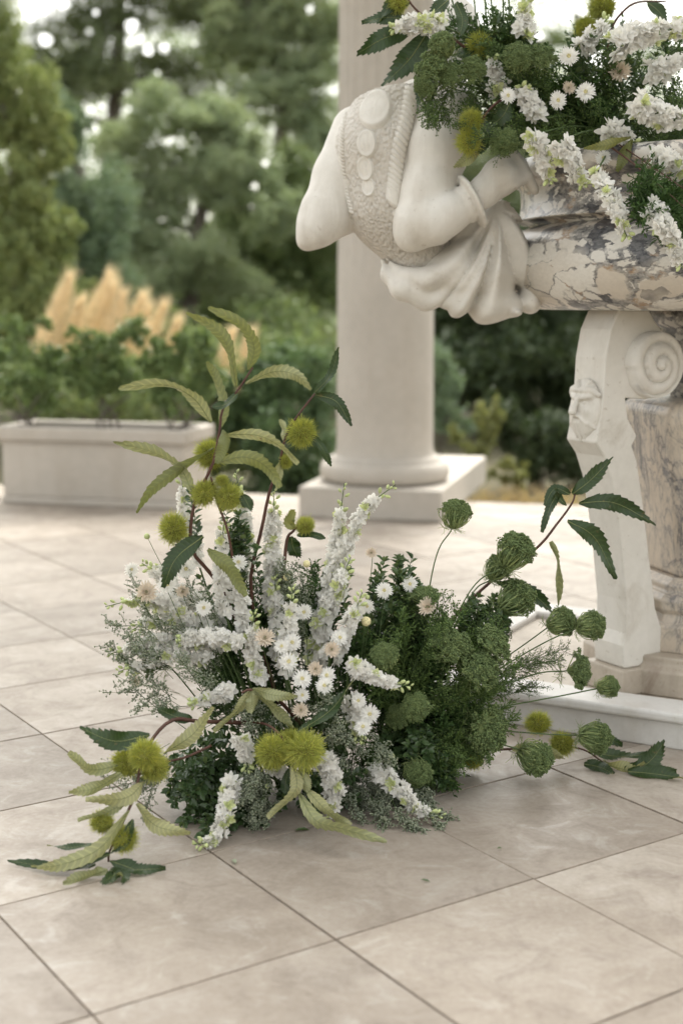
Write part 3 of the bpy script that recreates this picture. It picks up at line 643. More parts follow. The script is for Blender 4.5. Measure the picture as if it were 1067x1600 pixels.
tree('shrub', 'mid-green narrow-leaved shrub between planter and column', 'shrub', [(440, 600, 75, 75, 12), (400, 670, 70, 80, 12), (480, 680, 70, 90, 12), (440, 750, 90, 60, 12), (350, 640, 60, 70, 12)], 9000, .11, .028, L['olea'], [(440, 700), (440, 620)], .18, None, .03)
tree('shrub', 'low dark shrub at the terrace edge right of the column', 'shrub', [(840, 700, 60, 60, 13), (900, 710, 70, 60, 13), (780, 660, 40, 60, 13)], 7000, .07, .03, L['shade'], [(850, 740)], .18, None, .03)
tree('wildflower_clump', 'loose yellow-green weeds at the terrace edge right of the column', 'plant', [(735, 700, 34, 45, 12.2), (705, 730, 40, 45, 12.2), (762, 660, 22, 50, 12.2), (790, 740, 40, 30, 12.2)], 2200, .07, .022, L['herb'], [(735, 720)], .2, None, .012, -.6)
tree('weeds', 'pale blue-green ground plants just right of the column shaft', 'plant', [(690, 590, 45, 50, 14), (700, 640, 50, 40, 14)], 2500, .06, .03, L['blue_green'], [(690, 640)], .2, None, .02)
tree('hedge', 'green hedge low behind the planter at the left', 'hedge', [(20, 600, 110, 70, 12), (160, 620, 110, 60, 12), (290, 610, 80, 70, 12), (330, 700, 90, 60, 12)], 12000, .055, .03, L['mid'], [(160, 640)], .18, None, .03)

def blades(c, n, h, spread, w, mat, name, parent=None, lean=.5):
    V = []; F = []
    for i in range(n):
        b = np.asarray(c) + np.array([RNG.normal() * spread, RNG.normal() * spread * .5, 0]); d = np.array([RNG.normal() * lean, RNG.normal() * lean, 1.0]); hh = h * RNG.uniform(.5, 1.1)
        sx = unit(np.cross(d, RNG.normal(size=3))) * w; k = len(V)
        for t in (0, .5, 1):
            p = b + np.array([d[0] * t * t, d[1] * t * t, t * (1 - .25 * t)]) * hh; V += [p - sx * (1.05 - t), p + sx * (1.05 - t)]
        F += [(k, k + 1, k + 3, k + 2), (k + 2, k + 3, k + 5, k + 4)]
    return link(name, fast_mesh(name, np.array(V), np.array(F), mat), parent)
g = thing('dry_grass', 'tan dry grass tufts on the ground beyond the terrace', 'grass'); 
for x in (690, 740, 790, 830, 870): blades(P(x, 790, 11.6) * np.array([1, 1, 0]) + np.array([0, 0, -.36]), 90, .34, .12, .006, L['dry'], 'tuft', g)
pam = thing('pampas_grass', 'pampas grass with tall golden plumes behind the planter', 'pampas grass')
pb = P(180, 640, 13.0); pb[2] = -.36; pam.location = pb
o = blades((0, 0, 0), 260, 1.3, .28, .008, L['mid'], 'blades', pam, .35)
for x, y, ln, w in ((74, 515, 120, 22), (90, 500, 135, 24), (112, 525, 110, 22), (146, 492, 130, 26), (160, 505, 120, 22), (180, 520, 120, 24), (200, 525, 130, 24), (214, 540, 125, 24), (230, 535, 120, 24), (268, 550, 90, 20), (345, 575, 110, 20), (374, 575, 110, 20)):
    s = 13.0 / FPX; c = P(x, y, 13.0 + RNG.normal() * .15) - pb; ax = unit([.34 + RNG.normal() * .08, RNG.normal() * .1, 1.0]); m = 1100
    t = RNG.random(m); rad = w * s * .5 * (np.sin(np.pi * np.clip(t ** .75 * .95 + .04, 0, 1)) ** .9); th = RNG.random(m) * 2 * np.pi
    p = c + np.outer((t - .5) * ln * s, ax) + np.stack([np.cos(th), np.sin(th), 0 * th], 1) * (rad * RNG.random(m) ** .5)[:, None]
    a = ax * 1.0 + np.stack([np.cos(th), np.sin(th), 0 * th], 1) * .42 + RNG.normal(size=(m, 3)) * .15; a *= RNG.uniform(.06, .15, (m, 1)); b = RNG.normal(size=(m, 3)); b *= .0028 / np.linalg.norm(b, axis=1)[:, None]
    V = np.stack([p - b, p + b, p + a + b * .3, p + a - b * .3], 1).reshape(-1, 3)
    pm = link('plume', fast_mesh('plume', V, np.arange(4 * m).reshape(-1, 4), L['plume']), pam)
    mb = MB(); mb.tube(spline([np.array([c[0] * .3, c[1] * .3, 0]), (c * .7), c], 6), .006, 5); mb.obj('stem', L['dry'], pm)
for x, y, lab in ((50, 590, 'leftmost leafy green shrub growing in the stone planter'), (175, 585, 'middle leafy green shrub growing in the stone planter'), (280, 600, 'rightmost leafy green shrub growing in the stone planter')):
    sh = thing('planter_shrub', lab, 'shrub', 'shrubs growing in the planter'); Y = float(plp(0, PD / 2, 0)[1]) + (150 - x) * .001
    base = P(x, 655, Y); base[2] = .48; sh.location = base; ws = 1.0 if x < 250 else .75
    lb = [lobe(x - 30 * ws, y - 30, 48 * ws, 36, Y, .8), lobe(x + 32 * ws, y - 22, 48 * ws, 38, Y, .8), lobe(x, y + 10, 66 * ws, 34, Y, .7), lobe(x + 8, y - 52, 34 * ws, 34, Y, .8), lobe(x - 44 * ws, y - 50, 22 * ws, 26, Y, .8), lobe(x + 50 * ws, y - 48, 20 * ws, 24, Y, .8), lobe(x - 40 * ws, y + 12, 36 * ws, 28, Y, .8)]
    lb2 = []
    for c_, r_ in lb:
        for k in range(5): lb2.append((c_ + RNG.normal(size=3) * np.array(r_) * .55, np.array(r_) * RNG.uniform(.28, .6)))
    V, F = cloud(lb2, 8000, .040, .017, .22, (), 24); link('foliage', fast_mesh('foliage', V - base, F, L['box']), sh)
    mb = MB()
    for k in range(5): mb.tube(spline([np.array([RNG.normal() * .04, RNG.normal() * .03, -.01]), np.array([RNG.normal() * .07, 0, .1]), np.array([RNG.normal() * .16, RNG.normal() * .08, .3])], 6), np.linspace(.012, .005, 6), 6)
    mb.obj('stem', M['bark'], sh)

# ================================================================== plant kit
def chestnut_leaf_mat():
    m = leafmat('chestnut_leaf', (.030, .056, .018), (.27, .285, .145), .22, .38, .22, .45, spots=True); nt = m.node_tree
    at = N(nt, 'ShaderNodeAttribute', attribute_name='vein'); s = math_n(nt, 'SINE', at.outputs['Fac'])
    h = math_n(nt, 'POWER', math_n(nt, 'ABSOLUTE', s), .5); bump(nt, nt.nodes['Principled BSDF'], h, .35, .002); return m
M['cleaf'] = chestnut_leaf_mat()
M['cleaf_pale'] = leafmat('young_chestnut_leaf', (.10, .13, .04), (.175, .195, .075), .32, .45, .3, spots=True)
M['vein'] = plain('leaf_vein', (.17, .19, .075), .5)
M['twig'] = plain('chestnut_twig', (.085, .040, .028), .5)
M['gstem'] = plain('green_stem', (.075, .115, .040), .5)
M['spine'] = leafmat('burr_spine', (.57, .61, .16), None, .4, .6, .42, .3)
M['burr_core'] = plain('burr_core', (.22, .22, .05), .8)
M['petal'] = leafmat('white_petal', (.90, .89, .86), None, .45, .55, .03, .25, (1, 1, .96))
M['petal_g'] = leafmat('greenish_petal', (.62, .67, .40), None, .4, .55, .18, .25)
M['cream'] = leafmat('cream_petal', (.72, .64, .53), None, .3, .6, .12, .25, (1, .97, .9))
M['disc'] = plain('flower_disc', (.66, .60, .34), .8, .35, 300)
M['discb'] = plain('dull_flower_disc', (.30, .28, .17), .8, .35, 300)
M['bud'] = plain('bud', (.46, .52, .24), .5)
M['carrot'] = leafmat('wild_carrot_green', (.17, .24, .095), None, .2, .6, .6, .3)
M['carrot_ray'] = leafmat('wild_carrot_ray', (.27, .35, .145), None, .15, .5, .6, .3)
M['boxleaf'] = leafmat('boxwood_leaf', (.060, .108, .040), (.13, .19, .08), .2, .3, .5, .5)
M['fine'] = leafmat('fine_seed_green', (.125, .20, .06), None, .25, .55, .45, .3)
M['fern'] = leafmat('fern_green', (.065, .125, .038), None, .25, .55, .45, .3)
M['silver'] = leafmat('silver_seed', (.30, .34, .25), None, .2, .6, .30, .3)
M['broad'] = leafmat('broad_leaf', (.10, .16, .06), (.26, .31, .19), .25, .45, .25)

def fils(A, B, r0, r1):
    """thin 3-sided stalks from A[i] to B[i]"""
    A = np.asarray(A, float).reshape(-1, 3); B = np.asarray(B, float).reshape(-1, 3); n = len(A)
    T = B - A; T /= np.linalg.norm(T, axis=1)[:, None] + 1e-9
    u = np.cross(T, np.array([.31, .77, .55])); u /= np.linalg.norm(u, axis=1)[:, None] + 1e-9; w = np.cross(T, u); V = np.zeros((n, 6, 3))
    for j in range(3):
        d = math.cos(j * 2.0944) * u + math.sin(j * 2.0944) * w; V[:, j] = A + d * r0; V[:, 3 + j] = B + d * r1
    f = np.array([(0, 1, 4), (0, 4, 3), (1, 2, 5), (1, 5, 4), (2, 0, 3), (2, 3, 5)])
    return V.reshape(-1, 3), (f[None] + 6 * np.arange(n)[:, None, None]).reshape(-1, 3)
OCT = np.array([[1, 0, 0], [-1, 0, 0], [0, 1, 0], [0, -1, 0], [0, 0, 1], [0, 0, -1]], float)
OCF = np.array([(0, 2, 4), (2, 1, 4), (1, 3, 4), (3, 0, 4), (2, 0, 5), (1, 2, 5), (3, 1, 5), (0, 3, 5)])
def beads(p, r):
    p = np.asarray(p).reshape(-1, 3); n = len(p); r = np.broadcast_to(np.asarray(r, float).reshape(-1, 1, 1), (n, 1, 1))
    V = p[:, None] + OCT[None] * r * RNG.uniform(.7, 1.3, (n, 6, 1)); return V.reshape(-1, 3), (OCF[None] + 6 * np.arange(n)[:, None, None]).reshape(-1, 3)
def leaflets(p, d, nrm, ln, wd, fold=.35):
    p = np.asarray(p).reshape(-1, 3); d = d / (np.linalg.norm(d, axis=1)[:, None] + 1e-9); s = np.cross(d, nrm); s /= np.linalg.norm(s, axis=1)[:, None] + 1e-9; u = np.cross(s, d)
    n = len(p); ln = np.broadcast_to(np.asarray(ln, float).reshape(-1, 1), (n, 1)); wd = np.broadcast_to(np.asarray(wd, float).reshape(-1, 1), (n, 1)); V = np.zeros((n, 6, 3))
    V[:, 0] = p; V[:, 3] = p + d * ln - u * ln * .12
    for k, (t, w) in ((1, (.32, .46)), (2, (.70, .42))):
        V[:, k] = p + d * ln * t + s * wd * w + u * wd * fold * w; V[:, 6 - k] = p + d * ln * t - s * wd * w + u * wd * fold * w
    f = np.array([(0, 1, 2), (0, 2, 3), (0, 3, 4), (0, 4, 5)])
    return V.reshape(-1, 3), (f[None] + 6 * np.arange(n)[:, None, None]).reshape(-1, 3)
def tris(fs): return np.array([(q[0], q[k], q[k + 1]) for q in fs for k in range(1, len(q) - 1)])
class TM:                                                            # triangle collector
    def __init__(s): s.v = []; s.f = []; s.m = []; s.n = 0
    def add(s, vf, m=0): s.v.append(vf[0]); s.f.append(vf[1] + s.n); s.m.append(np.full(len(vf[1]), m)); s.n += len(vf[0])
    def mesh(s, name, mats, smooth=False): return fast_mesh(name, np.concatenate(s.v), np.concatenate(s.f), mats, smooth, np.concatenate(s.m))
    def obj(s, name, mats, parent=None): return link(name, s.mesh(name, mats), parent)
def rnd(n): d = RNG.normal(size=(n, 3)); return d / np.linalg.norm(d, axis=1)[:, None]

def leaf(parent, pts, W, side=1, tilt=0., serr=.13, mat='cleaf', wave=.1, fold=.22, name='leaf', petiole=True):
    """serrated blade along a curve of world points; side +1 shows its upper face to the terrace front, -1 the underside"""
    n = 27; line = spline(pts, n); line[:, 2] = np.maximum(line[:, 2], .012); T = np.gradient(line, axis=0); T /= np.linalg.norm(T, axis=1)[:, None]
    V = []; F = []; vn = []; ph = random.random() * 6; tilt = abs(tilt) * side * (1 if line[-1][0] > line[0][0] else -1)
    for i in range(n):
        t = i / (n - 1); view = unit(np.array([0, 0, CAM_H]) - line[i]); b = unit(np.cross(T[i], view)); nn = np.cross(b, T[i])
        ang = tilt + .25 * math.sin(ph + t * 4); b2 = b * math.cos(ang) + nn * math.sin(ang); n2 = np.cross(b2, T[i]) * side; 
        w = W * .41 * (max(0, math.sin(math.pi * min(1, (t * .96 + .02)) ** .85)) ** .75)
        te = (1 + serr * random.uniform(.3, 1.3)) if i % 2 else (1 - serr * random.uniform(.2, 1.1))
        for u in (-1, -.5, 0, .5, 1):
            ww = w * (te if abs(u) == 1 else 1); wav = 1.6 * wave * W * math.sin(ph + t * 9 + u * 2) * abs(u)
            V.append(line[i] + b2 * u * ww + n2 * (fold * ww * abs(u) + wav) + (T[i] * W * .13 if (abs(u) == 1 and i % 2) else 0)); V[-1][2] = max(V[-1][2], .004); vn.append(t * 46 - abs(u) * 2.4)
    for i in range(n - 1):
        for k in range(4):
            q = (i * 5 + k, (i + 1) * 5 + k, (i + 1) * 5 + k + 1, i * 5 + k + 1)
            F.append(q if side < 0 else q[::-1])
    mb = MB(); mb.add(V, F, 0); nv = len(V)
    mb.tube(line[:-1], np.linspace(W * .028, W * .008, n - 1), 4, 1)
    me = mb.mesh(name, [M[mat], M['vein']]); at = me.attributes.new('vein', 'FLOAT', 'POINT'); at.data.foreach_set('value', vn + [0.0] * (len(me.vertices) - nv))
    return link(name, me, parent)
def burr_mesh(seed):
    r = np.random.default_rng(seed); n = 1700; d = r.normal(size=(n, 3)); d /= np.linalg.norm(d, axis=1)[:, None]
    d2 = d + r.normal(size=(n, 3)) * .30; tm = TM(); ln = r.uniform(.20, .50, (n, 1)); tm.add(fils(d * .62, d * .66 + d2 * ln, .022, .006), 0)
    mb = MB(); mb.blob((0, 0, 0), .68, 14, 9); v = mb.v[0]; f = tris(mb.f); tm.add((v, f), 1)
    return tm.mesh('burr', [M['spine'], M['burr_core']])
BURRS = [burr_mesh(i) for i in range(3)]
def inst(name, me, parent, p, scale=1.0, R=None):
    o = link(name, me, parent); s = scale if not np.isscalar(scale) else (scale,) * 3
    m3 = Matrix([list(map(float, r)) for r in (R if R is not None else np.eye(3))]).to_4x4()
    o.matrix_local = Matrix.Translation(Vector([float(x) for x in p])) @ m3 @ Matrix.Diagonal((*[float(x) for x in s], 1)); return o
def frame(z, roll=None):
    z = unit(z); a = rnd(1)[0] if roll is None else roll; x = unit(np.cross(a, z)); return np.stack([x, np.cross(z, x), z], 1)
def burr(parent, x, y, r, Y): return inst('burr', random.choice(BURRS), parent, P(x, y, Y), r * Y / FPX * random.uniform(1.04, 1.22) * np.array([random.uniform(.9, 1.08), 1, random.uniform(.85, 1.05)]), frame(rnd(1)[0]))
def branch(label, stem, leaves, burrs, Y, twig=.005, group='chestnut branches with spiny burrs'):
    """stem: [(x, y, Y)]; leaves: (points, width px, side, tilt, material); points with optional own depth"""
    root = thing('chestnut_branch', label, 'branch', group); q = lambda p: P(p[0], p[1], p[2] if len(p) > 2 else Y)
    for k, st in enumerate(stem if isinstance(stem[0], list) else [stem]):
        ln = spline([q(p) for p in st], 24); mb = MB(); mb.tube(ln, np.linspace(twig * (1.25 if k == 0 else .8), twig * .55, 24), 7); mb.obj('stem', M['twig'], root)
    for lf in leaves:
        pts, W, side, tilt, mat = (list(lf) + [1, .3, 'cleaf'][len(lf) - 2:])[:5]
        pp = [q(p) for p in pts]
        if len(pts[0]) < 3 and len(pts[-1]) < 3:
            dy = random.uniform(-.05, .04)
            for i in range(len(pp)): pp[i] = P(pts[i][0], pts[i][1], Y + dy * i / (len(pp) - 1))
        leaf(root, pp, W * pp[0][1] / FPX * 1.12, side, tilt, mat=mat)
    for b in burrs: burr(root, b[0], b[1], b[2], b[3] if len(b) > 3 else Y)
    return root

# ---- small flowers
def petal_strip(mb, base, d, up, ln, w, curl=.15, m=0, n=3):
    s = np.cross(d, up); V = []; F = []
    for i in range(n + 1):
        t = i / n; wd = w * (.25 + 1.15 * math.sin(math.pi * min(.97, .10 + .86 * t))) * .5; c = base + d * ln * t + up * curl * ln * math.sin(t * 1.9)
        V += [c - s * wd, c + up * wd * -.35, c + s * wd]
    for i in range(n):
        for k in range(2): F.append((i * 3 + k, i * 3 + k + 1, i * 3 + k + 4, i * 3 + k + 3))
    mb.add(V, F, m)
def floret_mesh(seed, green=False):
    r = np.random.default_rng(seed); mb = MB(); Z = np.array([0, 0, 1.0])
    for ring, (k, ln, w, el, z) in enumerate(((6, .60, .30, .06, 0), (5, .52, .26, .46, .04), (5, .34, .17, .90, .08))):
        for i in range(k):
            th = 2 * math.pi * (i + .5 * ring) / k + r.normal() * .12; e = el + r.normal() * .2; d = np.array([math.cos(th) * math.cos(e), math.sin(th) * math.cos(e), math.sin(e)])
            up = unit(Z - d * (Z @ d)); petal_strip(mb, np.array([0, 0, z]), d, up, ln * r.uniform(.85, 1.12), w, r.uniform(-.25, .2), 1 if (green and (ring > 0 or r.random() < .4)) else 0)
    mb.tube([(0, 0, .05), (0, 0, -.28)], [.05, .03], 5, 1); return mb.mesh('floret', [M['petal'], M['petal_g']])
FLO = [floret_mesh(i) for i in range(4)]; FLOG = [floret_mesh(9 + i, True) for i in range(2)]
mb_ = MB(); mb_.blob((0, 0, .35), (.24, .24, .42), 7, 6); mb_.tube([(0, 0, -.35), (0, 0, .0)], [.035, .05], 5); BUD = mb_.mesh('bud', M['bud'])
def core(x, Y=3.95): return P(520 + (np.clip(x, 300, 760) - 520) * .5, 1225, 3.95)
def spike(label, pts, Y, width=30, dens=1.0, size=22, budf=.22, green=.15, stem=True, group='white larkspur spikes', croot=None, nbud=7):
    width *= .86
    root = thing('larkspur_spike', label, 'flower spike', group); Ys = Y if isinstance(Y, (list, tuple)) else [Y] * len(pts)
    W = [P(*p, y) for p, y in zip(pts, Ys)]
    for w_ in W: w_[2] = max(w_[2], .022)
    ln = spline(W, 40); seg = np.linalg.norm(np.diff(np.array([p for p in pts], float), axis=0), axis=1).sum()
    path = ln if croot is None else np.concatenate([spline([croot, croot * .45 + ln[0] * .55 + np.array([0, 0, .03]), ln[0]], 10)[:-1], ln])
    mb = MB(); mb.tube(path, np.linspace(.0032, .0012, len(path)), 6); mb.obj('stem', M['gstem'], root); s = Ys[0] / FPX
    n = int(seg * (1 - budf) / 20 * dens * width / 6.8)
    for i in range(n):
        t = (i + random.random() * .7) / n * (1 - budf); f = t * 39; k = min(38, int(f)); p = ln[k] + (ln[k + 1] - ln[k]) * (f - k); T = unit(ln[k + 1] - ln[k])
        th = i * 2.4 + random.uniform(-.5, .5); R = frame(T, np.array([.3, .2, .9])); d = R[:, 0] * math.cos(th) + R[:, 1] * math.sin(th)
        if d[1] > .6: d[1] *= -.6
        d = unit(d + T * .25); w = width * s * .5 * (1 - .45 * t / max(.01, 1 - budf)) * random.uniform(.35, .9); sz = size * s * 1.06 * (1 - .35 * t) * random.uniform(.8, 1.15)
        inst('floret', random.choice(FLOG if random.random() < green + .5 * max(0, t / (1 - budf) - .7) else FLO), root, p + d * w, sz, frame(unit(d + rnd(1)[0] * .35)))
    for i in range(nbud):
        t = 1 - budf + budf * (i + .5) / nbud; f = t * 39; k = min(38, int(f)); p = ln[k]; T = unit(ln[min(39, k + 1)] - ln[k]) if k < 39 else unit(ln[39] - ln[38])
        th = i * 2.4; R = frame(T, np.array([.3, .2, .9])); d = unit((R[:, 0] * math.cos(th) + R[:, 1] * math.sin(th)) + T * .8); q = 1 - i / nbud * .55
        inst('bud', BUD, root, p + d * 7 * s * q, size * s * .62 * q, frame(d))
    return root
def daisy_mesh(seed, cup=0.):
    r = np.random.default_rng(seed); mb = MB(); Z = np.array([0, 0, 1.0])
    for ring, (k, ln, el) in enumerate(((21, .5, .05 + cup), (19, .46, .22 + cup), (15, .34, .48 + cup), (11, .24, .8 + cup))):
        for i in range(k):
            th = 2 * math.pi * (i + .5 * ring) / k + r.normal() * .06; e = el + r.normal() * .07; d = np.array([math.cos(th) * math.cos(e), math.sin(th) * math.cos(e), math.sin(e)])
            petal_strip(mb, d * .1, d, unit(Z - d * (Z @ d)), ln * r.uniform(.82, 1.05) - .1, .07, r.uniform(-.1, .12), 0, 3)
    return mb
def disc_mesh():
    r = np.random.default_rng(3); tm = TM(); d = rnd(90); d[:, 2] = np.abs(d[:, 2]) * .5; tm.add(beads(d * np.array([.105, .105, .17]) + np.array([0, 0, .04]), .020)); mb = MB(); mb.blob((0, 0, .04), (.10, .10, .07), 10, 6); v = mb.v[0]
    tm.add((v, tris(mb.f))); return tm
DZ = [daisy_mesh(i).mesh('petals', M['petal']) for i in range(3)]; DZC = [daisy_mesh(20 + i, .25).mesh('petals', M['cream']) for i in range(2)]
DISC = disc_mesh().mesh('flower_centre', M['disc']); DISCB = disc_mesh().mesh('flower_centre', M['discb'])
def daisy(label, x, y, r, Y, cream=False, face=None, croot=None, group='small daisies'):
    root = thing('daisy', label, 'daisy', group); p = P(x, y, Y); f = unit((np.array([0, 0, CAM_H]) - p) * .35 + np.array([0, 0, .35]) + (np.array([random.uniform(-.5, .5), -.2, random.uniform(-.1, .5)]) if face is None else np.array(face))); R = frame(f); s = r * 2.35 * Y / FPX
    inst('petals', random.choice(DZC if cream else DZ), root, p, s, R); inst('flower_centre', DISCB if cream else DISC, root, p, s, R)
    c = croot if croot is not None else core(x); mb = MB(); mb.tube(spline([p - f * .004, p - f * .05 + np.array([0, 0, -.02]), c * .4 + p * .6 + np.array([0, 0, -.02]), c], 14), .0011, 5); mb.obj('stem', M['gstem'], root); return root
def budstem(label, x, y, r, Y, croot, mat='bud', group='round flower buds on wiry stems'):
    root = thing('flower_bud', label, 'bud', group); p = P(x, y, Y); mb = MB(); mb.blob(p, r * Y / FPX, 9, 7); mb.obj('bud_head', M[mat], root)
    mb = MB(); mb.tube(spline([p, p * .6 + croot * .4 + np.array([0, 0, .02]), croot], 12), .0009, 5); mb.obj('stem', M['gstem'], root)

# ---- wild carrot heads: local +Z is the way the head points, radius about 1
def carrot_mesh(seed, closed):
    r = np.random.default_rng(seed); tm = TM(); n = 84 if closed else 58; ends = []; A = []; B = []
    for i in range(n):
        ph = i * 2.39996; q = math.sqrt((i + .5) / n)
        if closed:
            ks = [np.array([0, 0, -1.0]), np.array([math.cos(ph) * .62 * q, math.sin(ph) * .62 * q, -.72]), np.array([math.cos(ph) * (.98 * q), math.sin(ph) * (.98 * q), -.12]), np.array([math.cos(ph + .06) * .86 * q, math.sin(ph + .06) * .86 * q, .30 + .5 * (1 - q * q)])]
        else:
            ks = [np.array([0, 0, -.7]), np.array([math.cos(ph) * .5 * q, math.sin(ph) * .5 * q, -.25]), np.array([math.cos(ph) * q, math.sin(ph) * q, .45 * (1 - q * q) - .1 * q])]
        ks = [k + r.normal(size=3) * .075 * (i_ > 0) for i_, k in enumerate(ks)]; ln = spline(ks, 9 if closed else 5); A += list(ln[:-1]); B += list(ln[1:]); ends.append((ln[-1], ln[-2], ln[-3]))
    tm.add(fils(A, B, .034, .028), 1); pts = []
    for e, e2, e3 in ends:
        m = 40 if closed else 36; rad = .21 if closed else .19; d = rnd(m); d[:, 2] = d[:, 2] * .7 + .1; q = e + d * rad * r.uniform(.5, 1.0, (m, 1)); pts.append(q); tm.add(fils(np.repeat(e[None], m, 0), q, .007, .006), 0)
        if closed: d = rnd(14); q2 = (e2 if r.random() < .5 else e3) + d * .15; pts.append(q2)
    mb = MB(); mb.blob((0, 0, -.05 if closed else .0), (.66, .66, .62) if closed else (.7, .7, .22), 12, 8); tm.add((mb.v[0], tris(mb.f)), 0)
    tm.add(beads(np.concatenate(pts), .046), 0); return tm.mesh('seed_head', [M['carrot'], M['carrot_ray']])
def bract_mesh(seed):
    r = np.random.default_rng(seed); A = []; B = []
    for i in range(13):
        ph = i * 2 * math.pi / 13; b = np.array([0, 0, -1.0]); ln = spline([b, b + np.array([math.cos(ph) * .5, math.sin(ph) * .5, r.uniform(-.25, .05)]), b + np.array([math.cos(ph) * .95, math.sin(ph) * .95, r.uniform(-.55, .25)])], 6); A += list(ln[:-1]); B += list(ln[1:])
        for k in (2, 3): A.append(ln[k]); B.append(ln[k] + r.normal(size=3) * .18)
    tm = TM(); tm.add(fils(A, B, .016, .010)); return tm.mesh('bracts', M['carrot_ray'])
CAR = [carrot_mesh(i, True) for i in range(3)]; CARO = [carrot_mesh(10 + i, False) for i in range(3)]; BRA = [bract_mesh(i) for i in range(2)]
def carrot(label, x, y, r, Y, axis, stem_px=None, sY=None, open_=False, croot=None, group='green wild carrot seed heads'):
    root = thing('wild_carrot', label, 'seed head', group); p = P(x, y, Y); s = r * Y / FPX; ax = unit(axis); R = frame(ax)
    h = inst('seed_head', random.choice(CARO if open_ else CAR), root, p, s * np.array([1, 1, 1.0]), R); inst('bracts', random.choice(BRA), h, (0, 0, 0), 1.0)
    b = p - ax * s * (.7 if open_ else .98); c = croot if croot is not None else core(x); mids = [b]
    if stem_px: mids.append(P(*stem_px, sY or Y))
    else: mids.append(b - ax * .06)
    mb = MB(); mb.tube(spline(mids + [c], 18), .0022, 6); mb.obj('stem', M['gstem'], root); return root

# ---- filler sprays (uncountable small leaves and seeds)
def boxwood(tm, a, b, n=13, ln=.027, wd=.0155):
    ts = np.linspace(.1, 1, n); pts = spline([a, (a + b) / 2 + RNG.normal(size=3) * .012, b], n); T = unit(b - a); tm.add(fils(pts[:-1], pts[1:], .0014, .0012), 1)
    for k in range(2):
        sd = 1 if k else -1; ph = np.arange(n) * 1.57 + RNG.normal(size=n) * .3; R = frame(T, np.array([.2, .3, .9])); d = sd * (np.cos(ph)[:, None] * R[:, 0] + np.sin(ph)[:, None] * R[:, 1]) + T * RNG.uniform(.3, .9, (n, 1))
        nr = np.array([0, -.4, 1.0]) + RNG.normal(size=(n, 3)) * .35 + T * .4; tm.add(leaflets(pts, d, nr, ln * RNG.uniform(.75, 1.25, n), wd * RNG.uniform(.8, 1.2, n)), 0)
    e = rnd(4) * .5 + T; tm.add(leaflets(np.repeat(pts[-1:], 4, 0), e, rnd(4) + np.array([0, 0, 1.0]), ln * .8, wd * .7), 0)
def seedspray(tm, a, b, nb=14, blen=.05, seeds=9, br=.0019, mat=0, spread=.7, stalk=.0007):
    pts = spline([a, (a + b) / 2 + RNG.normal(size=3) * .015, b], nb + 2); tm.add(fils(pts[:-1], pts[1:], stalk * 1.6, stalk * 1.2), 1); T = unit(b - a)
    i = RNG.integers(int(nb * .25), nb + 2, nb * 2); d = rnd(nb * 2) * spread + T * .8; d /= np.linalg.norm(d, axis=1)[:, None]; ln = blen * RNG.uniform(.5, 1.1, (nb * 2, 1)); e = pts[i] + d * ln; tm.add(fils(pts[i], e, stalk, stalk * .7), 1)
    m = nb * 2; t = RNG.uniform(.35, 1.05, (m, seeds, 1)); o = RNG.normal(size=(m, seeds, 3)) * blen * .12; q = pts[i][:, None] + (d * ln)[:, None] * t + o; tm.add(fils(np.repeat(e - d * ln * .35, seeds, 0), q.reshape(-1, 3), stalk * .5, stalk * .5), 1); tm.add(beads(q.reshape(-1, 3), br), mat)
def ferny(tm, a, b, nb=16, blen=.05, w=.0011):
    pts = spline([a, (a + b) / 2 + RNG.normal(size=3) * .012, b], nb + 1); T = unit(b - a); tm.add(fils(pts[:-1], pts[1:], .0011, .0009), 1); m = nb * 3; i = RNG.integers(2, nb + 1, m)
    d = rnd(m) * .8 + T * .7; ln = blen * RNG.uniform(.5, 1.1, (m, 1)); d /= np.linalg.norm(d, axis=1)[:, None]; e = pts[i] + d * ln; tm.add(fils(pts[i], e, w * .8, w * .5), 0)
    for k in range(5):
        t = RNG.uniform(.25, 1, (m, 1)); p = pts[i] + d * ln * t; dd = d + rnd(m) * .8; tm.add(leaflets(p, dd, rnd(m), blen * .28 * RNG.uniform(.6, 1.2, m), w * 2.6), 0)
def region(n, poly, Y0, Y1):
    """random places inside a screen-shaped patch of the arrangement with real depth"""
    xs = [p[0] for p in poly]; ys = [p[1] for p in poly]; out = []
    while len(out) < n:
        x, y = random.uniform(min(xs), max(xs)), random.uniform(min(ys), max(ys)); ins = False
        for i in range(len(poly)):
            (x1, y1), (x2, y2) = poly[i], poly[i - 1]
            if (y1 > y) != (y2 > y) and x < (x2 - x1) * (y - y1) / (y2 - y1) + x1: ins = not ins
        if ins:
            p = P(x, y, random.uniform(Y0, Y1))
            if p[2] < .012: p = G(x, y, .012)
            out.append(p)
    return out

